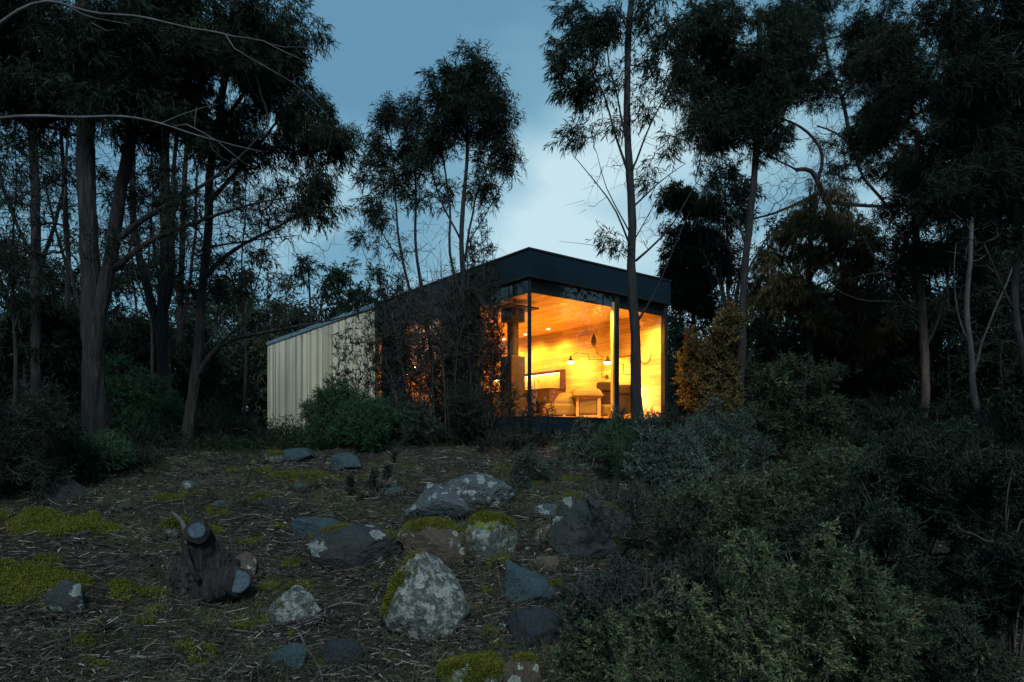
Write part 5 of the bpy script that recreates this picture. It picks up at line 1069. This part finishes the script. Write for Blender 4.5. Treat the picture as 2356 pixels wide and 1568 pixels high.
# ------------------------------------------------------------------ sawn stump
def stump():
    d = hit(470, 1370); s = d / F
    B = lambda x, y, dd=0: P(x, y, d + dd)
    base = B(480, 1400); base[2] = float(ground_z(base[0], base[1]))
    st = empty('tree_stump', base, 'dark rough stump with two sawn blue grey faces and a curved dead spur', 'stump')
    v, f = ICO[6]; c = B(478, 1330, .12); V = v * np.array([78 * s, 60 * s, 78 * s]); V[:, 0] -= V[:, 2] * .12
    V = V * (1 + .20 * fbm(v * 2.2 + 3, 4, 4) + .12 * fbm(v * 9, 4, 5))[:, None] + c
    q = MB(); q.add(V, f)
    def limb(pts, r0, r1, sd):
        p, t = crooked([np.array(x) for x in pts], sd, .004, .02); q.tube(p, r0 + (r1 - r0) * t, 24, bump=.22, seed=sd)
        return p[-1], norm(p[-1] - p[-3])
    e1, d1 = limb([B(470, 1330, .1), B(462, 1270, .05), B(452, 1232, -.02), B(454, 1222, -.10)], 46 * s, 26 * s, 2)
    e2, d2 = limb([B(490, 1350, .05), B(520, 1345, -.04), B(548, 1338, -.14)], 45 * s, 33 * s, 3)
    q.build('bark', M['bark_stringy'], st, smooth=True)
    M['sawn'] = material('sawn_weathered_face', [(.3, (.008, .020, .030)), (.7, (.034, .060, .078))], 30, 6, .6, .5, 60)
    for e, dr, r in ((e1, np.array([.35, -.85, .35]), 19 * s), (e2, np.array([.25, -.85, .45]), 27 * s)):
        dr = norm(dr); a = MB(); a.tube([e - dr * .01, e + dr * .012, e + dr * .018], [r * 1.05, r, r * .9], 28, bump=.05); a.build('sawn_face', M['sawn'], st, smooth=False)
    a = MB(); p, t = crooked([B(436, 1250, -.08), B(428, 1222, -.06), B(420, 1200, -.03), B(402, 1182, 0), B(394, 1178, 0)], 6, .004, .02); a.tube(p, 9 * s + (3 * s - 9 * s) * t, 12, bump=.1); a.build('dead_spur', M['bark_pale'], st, smooth=True)
    a = MB(); p, t = crooked([B(428, 1262, -.1), B(436, 1290, -.14), B(448, 1318, -.16), B(458, 1335, -.14)], 7, .004, .02); a.tube(p, 6 * s, 10, bump=.1); a.build('dead_spur', M['bark_stringy'], st, smooth=True)
    # flaking bark chips
stump()
rock('rounded brown rock nestled behind the sawn face of the stump', 508, 1268, 592, 1352, 'rk_brown', 131, 6, (.7, .95), .07)
rock('cushion of moss on a hidden stone left of the stump spur', 375, 1192, 440, 1238, 'rk_mossy', 132, 6, (.7, .95), .08, moss=1.1)

# ------------------------------------------------------------------ fallen branches, each a thing
def stick(label, pts, r0, r1=None, mat='twig', forks=(), name='fallen_branch', group=None):
    W_ = []
    for px, py in pts:
        dd = hit(px, py); W_.append(P(px, py, dd) + np.array([0, 0, r0 * 1.2]))
    b = empty(name, W_[0], label, 'branch', group); q = MB(); p, t = crooked(W_, int(abs(pts[0][0])), .006, .05); g = ground_z(p[:, 0], p[:, 1]); p[:, 2] = np.maximum(p[:, 2], g + r0 * .6) + .01
    q.tube(p, r0 + ((r1 or r0 * .35) - r0) * t, 8, bump=.08, tone=.8)
    for i, (k, px, py) in enumerate(forks):
        a = p[int(k * (len(p) - 1))]; dd = a[1] * .97; e = P(px, py, dd); m = (a + e) / 2 + rng.normal(size=3) * .012; pp, tt = crooked([a, m, e], i + int(px), .004, .03); q.tube(pp, r0 * .55 + (r0 * .15 - r0 * .55) * tt, 6, tone=.85)
    q.build('bark', M[mat], b, smooth=True); return b
stick('long thin dark branch lying across the lower left litter', [(90, 1262), (170, 1250), (260, 1262), (340, 1285), (410, 1300)], .012, mat='bark_dark')
stick('broad brown strip of bark lying on the moss at the left edge', [(-40, 1232), (40, 1228), (110, 1230), (150, 1222)], .016, mat='bark_red')
stick('dark branch curving below the upper moss patch', [(-30, 1310), (60, 1300), (160, 1312), (260, 1302), (340, 1290)], .014, mat='bark_dark')
stick('pale dead forked stick lying under the small grey boulder', [(665, 1440), (690, 1480), (720, 1530), (735, 1560), (740, 1620)], .010, mat='bark_pale', forks=((.3, 720, 1440), (.5, 640, 1500), (.6, 780, 1560), (.8, 690, 1590)))
stick('pale forked stick at the bottom left of centre', [(300, 1520), (340, 1525), (420, 1522), (440, 1560)], .011, mat='bark_pale', forks=((.3, 270, 1590), (.6, 330, 1580), (.9, 520, 1560)))
stick('thin reddish twig right of the lichen crusted boulder', [(1140, 1290), (1150, 1350), (1158, 1410), (1172, 1470)], .006, mat='bark_red')
stick('thin reddish twig crossing right of the lichen crusted boulder', [(1080, 1340), (1120, 1350), (1175, 1352)], .006, mat='bark_red')
stick('long dark twig lying along the bottom edge', [(1050, 1470), (1130, 1478), (1230, 1490)], .008, mat='bark_dark')
stick('black forked twig resting on the slanting wedge', [(960, 1175), (1000, 1182), (1040, 1192), (1060, 1185)], .007, mat='bark_dark', forks=((.6, 1035, 1168),))
stick('bundle of long brown bark strips before the dark wet boulder', [(770, 1320), (840, 1312), (915, 1330)], .008, mat='bark_red', forks=((.2, 840, 1335), (.3, 900, 1345), (.1, 800, 1300)))
stick('crooked white twig standing up from the litter on the left crest', [(428, 1185), (420, 1160), (432, 1130), (425, 1100)], .006, mat='bark_pale', forks=((.5, 455, 1110), (.8, 410, 1060)))
stick('long straight dark stick at the lower left', [(95, 1500), (180, 1470), (270, 1455), (350, 1462), (480, 1478), (560, 1490)], .010, mat='bark_dark', forks=((.5, 260, 1530),))
stick('pale dry stick leaning at the bottom left corner', [(60, 1570), (110, 1510), (180, 1470)], .008, mat='bark_pale')
for i, (px, py, L_, a, lb) in enumerate([
    (150, 1150, 70, .2, 'dry stick lying above the upper moss carpet'), (330, 1150, 60, -.4, 'dry stick slanting below the dead twig on the left crest'), (560, 1190, 70, .3, 'dry stick right of the moss by the stump spur'), (640, 1270, 60, -.2, 'dry stick left of the dark wet boulder'),
    (620, 1320, 80, .5, 'dry stick right of the sawn stump face'), (760, 1400, 90, .1, 'dry stick between the small grey boulder and the lichen crusted one'), (820, 1450, 70, -.5, 'dry stick at the left foot of the lichen crusted boulder'), (230, 1400, 110, .25, 'dry stick below the lower moss carpet'),
    (360, 1440, 100, -.35, 'dry stick in front of the stump'), (520, 1450, 90, .4, 'dry stick left below the small grey boulder'), (900, 1520, 120, .15, 'dry stick left of the mossy rock at the bottom edge'), (1110, 1430, 80, -.3, 'dry stick right of the lichen crusted boulder foot'),
    (60, 1450, 120, .1, 'dry stick near the lower left edge'), (840, 1180, 60, .2, 'dry stick above the dark wet boulder'), (1180, 1190, 50, .6, 'dry stick right of the low rounded boulder'), (1300, 1330, 70, .3, 'dry stick right of the red brown angular stone')]):
    stick(lb, [(px, py), (px + L_ * .5 * math.cos(a), py + L_ * .15 * math.sin(a) + r_.normal() * 4), (px + L_ * math.cos(a), py + L_ * .3 * math.sin(a))], r_.uniform(.004, .007), mat=['bark_pale', 'bark_red', 'twig'][i % 3], forks=((.6, px + L_ * .8, py - 14),) if i % 2 else (), name='dry_stick')

# ------------------------------------------------------------------ litter, grass, moss: uncountable
def floor_pts(n, ymax=13.0, p=1.6, ymin=2.6, seed=1):
    r = np.random.default_rng(seed); y = ymin + (ymax - ymin) * r.random(n) ** p; x = r.uniform(-1, 1, n) * (y * .80 + .5)
    k = n // 6; R = np.array(ROCKS); j = r.integers(0, len(R), k); th = r.random(k) * 2 * np.pi; q = 1.0 + .35 * np.abs(r.normal(size=k))
    x[:k] = R[j, 0] + np.cos(th) * R[j, 2] * q; y[:k] = R[j, 1] + np.sin(th) * R[j, 3] * q
    return x, y, r
def litter():
    n = 80000; x, y, r = floor_pts(n); lo = .018 + .004 * y
    th = r.random(n) * 2 * np.pi; ln = (.02 + .06 * r.random(n) ** 2) * (1 + .05 * y); d = np.stack([np.cos(th), np.sin(th), r.normal(0, .25, n)], -1); d = norm(d)
    c = np.stack([x, y, ground_z(x, y) + .006 + .03 * r.random(n) ** 2], -1); q = MB()
    q.prisms(c - d * ln[:, None], c + d * ln[:, None], .0014 + .003 * r.random(n) ** 2, .001, 3, np.clip(r.normal(.45, .28, n), 0, 1)); tag(q.build('twig_litter', M['twig']), 'scattered small twigs covering the forest floor', 'twigs', kind='stuff')
    n = 2800; x, y, r = floor_pts(n, seed=12); th = r.random(n) * 2 * np.pi; ln = .05 + .11 * r.random(n) ** 1.5; d = norm(np.stack([np.cos(th), np.sin(th), r.normal(0, .12, n)], -1)); c = np.stack([x, y, ground_z(x, y) + .012 + .03 * r.random(n)], -1)
    q = MB(); bend = r.normal(size=(n, 3)) * ln[:, None] * np.array([.3, .3, .08]); q.prisms(c - d * ln[:, None], c + bend, .0022 + .004 * r.random(n) ** 2, .003, 4, np.clip(r.normal(.42, .28, n), 0, 1)); q.prisms(c + bend, c + d * ln[:, None], .003, .0012, 4, np.clip(r.normal(.42, .28, n), 0, 1)); tag(q.build('stick_litter', M['twig']), 'coarser broken sticks littering the forest floor', 'sticks', kind='stuff')
    n = 75000; x, y, r = floor_pts(n, seed=2); th = r.random(n) * 2 * np.pi; d = norm(np.stack([np.cos(th), np.sin(th), r.normal(.05, .25, n)], -1))
    c = np.stack([x, y, ground_z(x, y) + .005 + .025 * r.random(n)], -1); side = norm(np.cross(d, norm(np.stack([r.normal(0, .5, n), r.normal(0, .5, n), np.ones(n)], -1))))
    q = MB(); q.leaves(c, d, .035 + .06 * r.random(n), .008 + .008 * r.random(n), np.clip(r.normal(.4, .25, n), 0, 1), .1, side)
    M['dead_leaf'] = material('dead_gum_leaf', [(0.05, (.008, .006, .005)), (.45, (.035, .025, .019)), (.75, (.14, .11, .085)), (1, (.46, .42, .38))], 3, 3, .7, tone=.85, transl=.1)
    tag(q.build('leaf_litter', M['dead_leaf']), 'dead gum leaves strewn over the forest floor', 'leaves', kind='stuff')
    # small broken stones half buried in the litter
    v0, f0 = ico(2); k = 900; x, y, r = floor_pts(k, 12.5, 1.3, seed=21); x[: k // 2] = np.clip(x[: k // 2], -4, 1.8); sz = .012 + .035 * r.random(k) ** 2.5; z = ground_z(x, y)
    V = v0[None] * (1 + .25 * r.normal(size=(k, len(v0), 1)) * .5) * np.stack([sz * r.uniform(.8, 1.6, k), sz * r.uniform(.8, 1.4, k), sz * .7], -1)[:, None]; V = V + np.stack([x, y, z + sz * .15], -1)[:, None]
    q = MB(); q.add(V.reshape(-1, 3), (f0[None] + (np.arange(k) * len(v0))[:, None, None]).reshape(-1, 3), .5); tag(q.build('rubble', M['rk_dark'], smooth=False), 'small broken stones half buried in the leaf litter', 'rubble', kind='stuff')
    # grass: tufts of arching blades
    m = 3400; x, y, r = floor_pts(m, 12.5, 1.5, seed=3); keep = (fbm(np.stack([x, y, x * 0], -1) * .8, 3, 33) > -.15) | (np.arange(m) < m // 6); x, y = x[keep], y[keep]; m = len(x); per = 16
    X = np.repeat(x, per) + r.normal(0, .045, m * per); Y = np.repeat(y, per) + r.normal(0, .045, m * per); A = np.stack([X, Y, ground_z(X, Y) - .005], -1)
    D = norm(np.stack([r.normal(0, .6, m * per), r.normal(0, .6, m * per), np.ones(m * per)], -1)); ln = .04 + .12 * r.random(m * per)
    B = A + D * ln[:, None]; H = D * np.array([1.8, 1.8, .1]); C = B + norm(H + 1e-6) * ln[:, None] * .7; C[:, 2] -= ln * .15; tn = np.repeat(np.clip(r.normal(.45, .2, m), 0, 1), per)
    sd = norm(np.cross(D, norm(r.normal(size=D.shape)))) * .0013
    v = np.stack([A - sd, A + sd, B + sd * .8, B - sd * .8, C], 1).reshape(-1, 3); i = np.arange(m * per)[:, None] * 5
    q = MB(); q.add(v, i + np.array([[0, 1, 2, 3]]), np.repeat(tn, 5)); q.f.append((i + np.array([[3, 2, 4]])))
    M['grass'] = material('dry_forest_grass', [(0.05, (.010, .015, .006)), (.45, (.035, .042, .019)), (.75, (.10, .10, .055)), (1, (.26, .25, .18))], 3, 3, .7, tone=.8, transl=.2)
    tag(q.build('grass', M['grass']), 'thin arching grass tufts on the forest floor', 'grass', kind='stuff')
    # moss carpets
    pts = []; r = np.random.default_rng(9)
    for px, py, rx, ry, k in [(60, 1185, 190, 26, 1), (120, 1210, 160, 26, 1), (190, 1222, 90, 18, .8), (250, 1255, 80, 25, .4), (60, 1335, 150, 34, 1), (130, 1350, 90, 26, .8), (20, 1370, 80, 25, .8), (500, 1225, 60, 16, .7), (540, 1215, 40, 10, .5), (1130, 1300, 90, 28, .8), (1100, 1330, 60, 20, .5), (700, 1098, 120, 10, .35), (860, 1068, 60, 6, .4), (560, 1085, 120, 8, .4), (620, 1098, 80, 7, .5), (480, 1125, 120, 12, .35), (1170, 1480, 60, 30, .4), (1300, 1480, 60, 30, .4), (1260, 1360, 70, 24, .3)] + [(r.uniform(20, 1330), yy_, r.uniform(14, 50), r.uniform(4, 13), r.uniform(.15, .5)) for yy_ in r.uniform(1075, 1540, 70)]:
        n = max(12, int(rx * ry * k * .9)); a = r.random(n) * 2 * np.pi; q_ = r.random(n) ** .5
        X_ = px + rx * q_ * np.cos(a); Y_ = py + ry * q_ * np.sin(a); d = hit(px, py); dn, df = hit(px, py + ry), hit(px, py - ry)
        yy = d + (Y_ - py) / ry * np.where(Y_ > py, dn - d, d - df); xx = (X_ - HX) / F * yy
        ms = fbm(np.stack([xx, yy, xx * 0], -1) * 2.2, 3, 51) > -.20 + .75 * q_ ** 2 - .2 * k - .25 * fbm(np.stack([xx, yy, xx * 0], -1) * 11, 2, 57); xx, yy = xx[ms], yy[ms]
        pts.append(np.stack([xx, yy], -1))
    pts = np.concatenate(pts); z = ground_z(pts[:, 0], pts[:, 1]) + .012 * (1 + fbm(np.concatenate([pts * 9, pts[:, :1] * 0], 1), 2, 61)); c = np.concatenate([pts, z[:, None]], 1)
    q = MB(); moss_tufts(q, c, np.tile([[0, 0, 1.]], (len(c), 1)), .017, 22, .014, r); tag(q.build('moss', M['moss']), 'yellow green moss carpets spreading over the ground', 'moss', kind='stuff')
    # low undergrowth beyond the crest and on the banks
    n = 9000; r = np.random.default_rng(15); y = r.uniform(9.5, 34, n); x = r.uniform(-1, 1, n) * (y * .82 + 1)
    u_, v_ = toUV(x, y); ok = ~((u_ > -.3) & (u_ < W + .3) & (v_ > -.3) & (v_ < D1 + .3)); ok &= ~((y < 11.5) & (np.abs(x + .8) < 2.2)); x, y = x[ok], y[ok]; n = len(x); per = 34
    hgt = .18 + .45 * np.clip(fbm(np.stack([x, y, x * 0], -1) * .5, 2, 71) + .4, 0, 1); A = np.repeat(np.stack([x, y, ground_z(x, y, False)], -1), per, 0); H = np.repeat(hgt, per)
    A = A + r.normal(size=A.shape) * np.array([.16, .16, 0]); A[:, 2] += H * r.random(n * per)
    q = MB(); q.leaves(A, norm(r.normal(size=A.shape) + np.array([0, 0, .7])), .10, .016, np.clip(np.repeat(r.normal(.45, .15, n), per) + r.normal(0, .12, n * per), 0, 1), .1)
    tag(q.build('undergrowth', M['leaf_gum']), 'low dark scrub and bracken beyond the crest of the clearing', 'undergrowth', kind='stuff')
litter()
for o in bpy.data.objects:
    if '_base' in o: del o['_base']
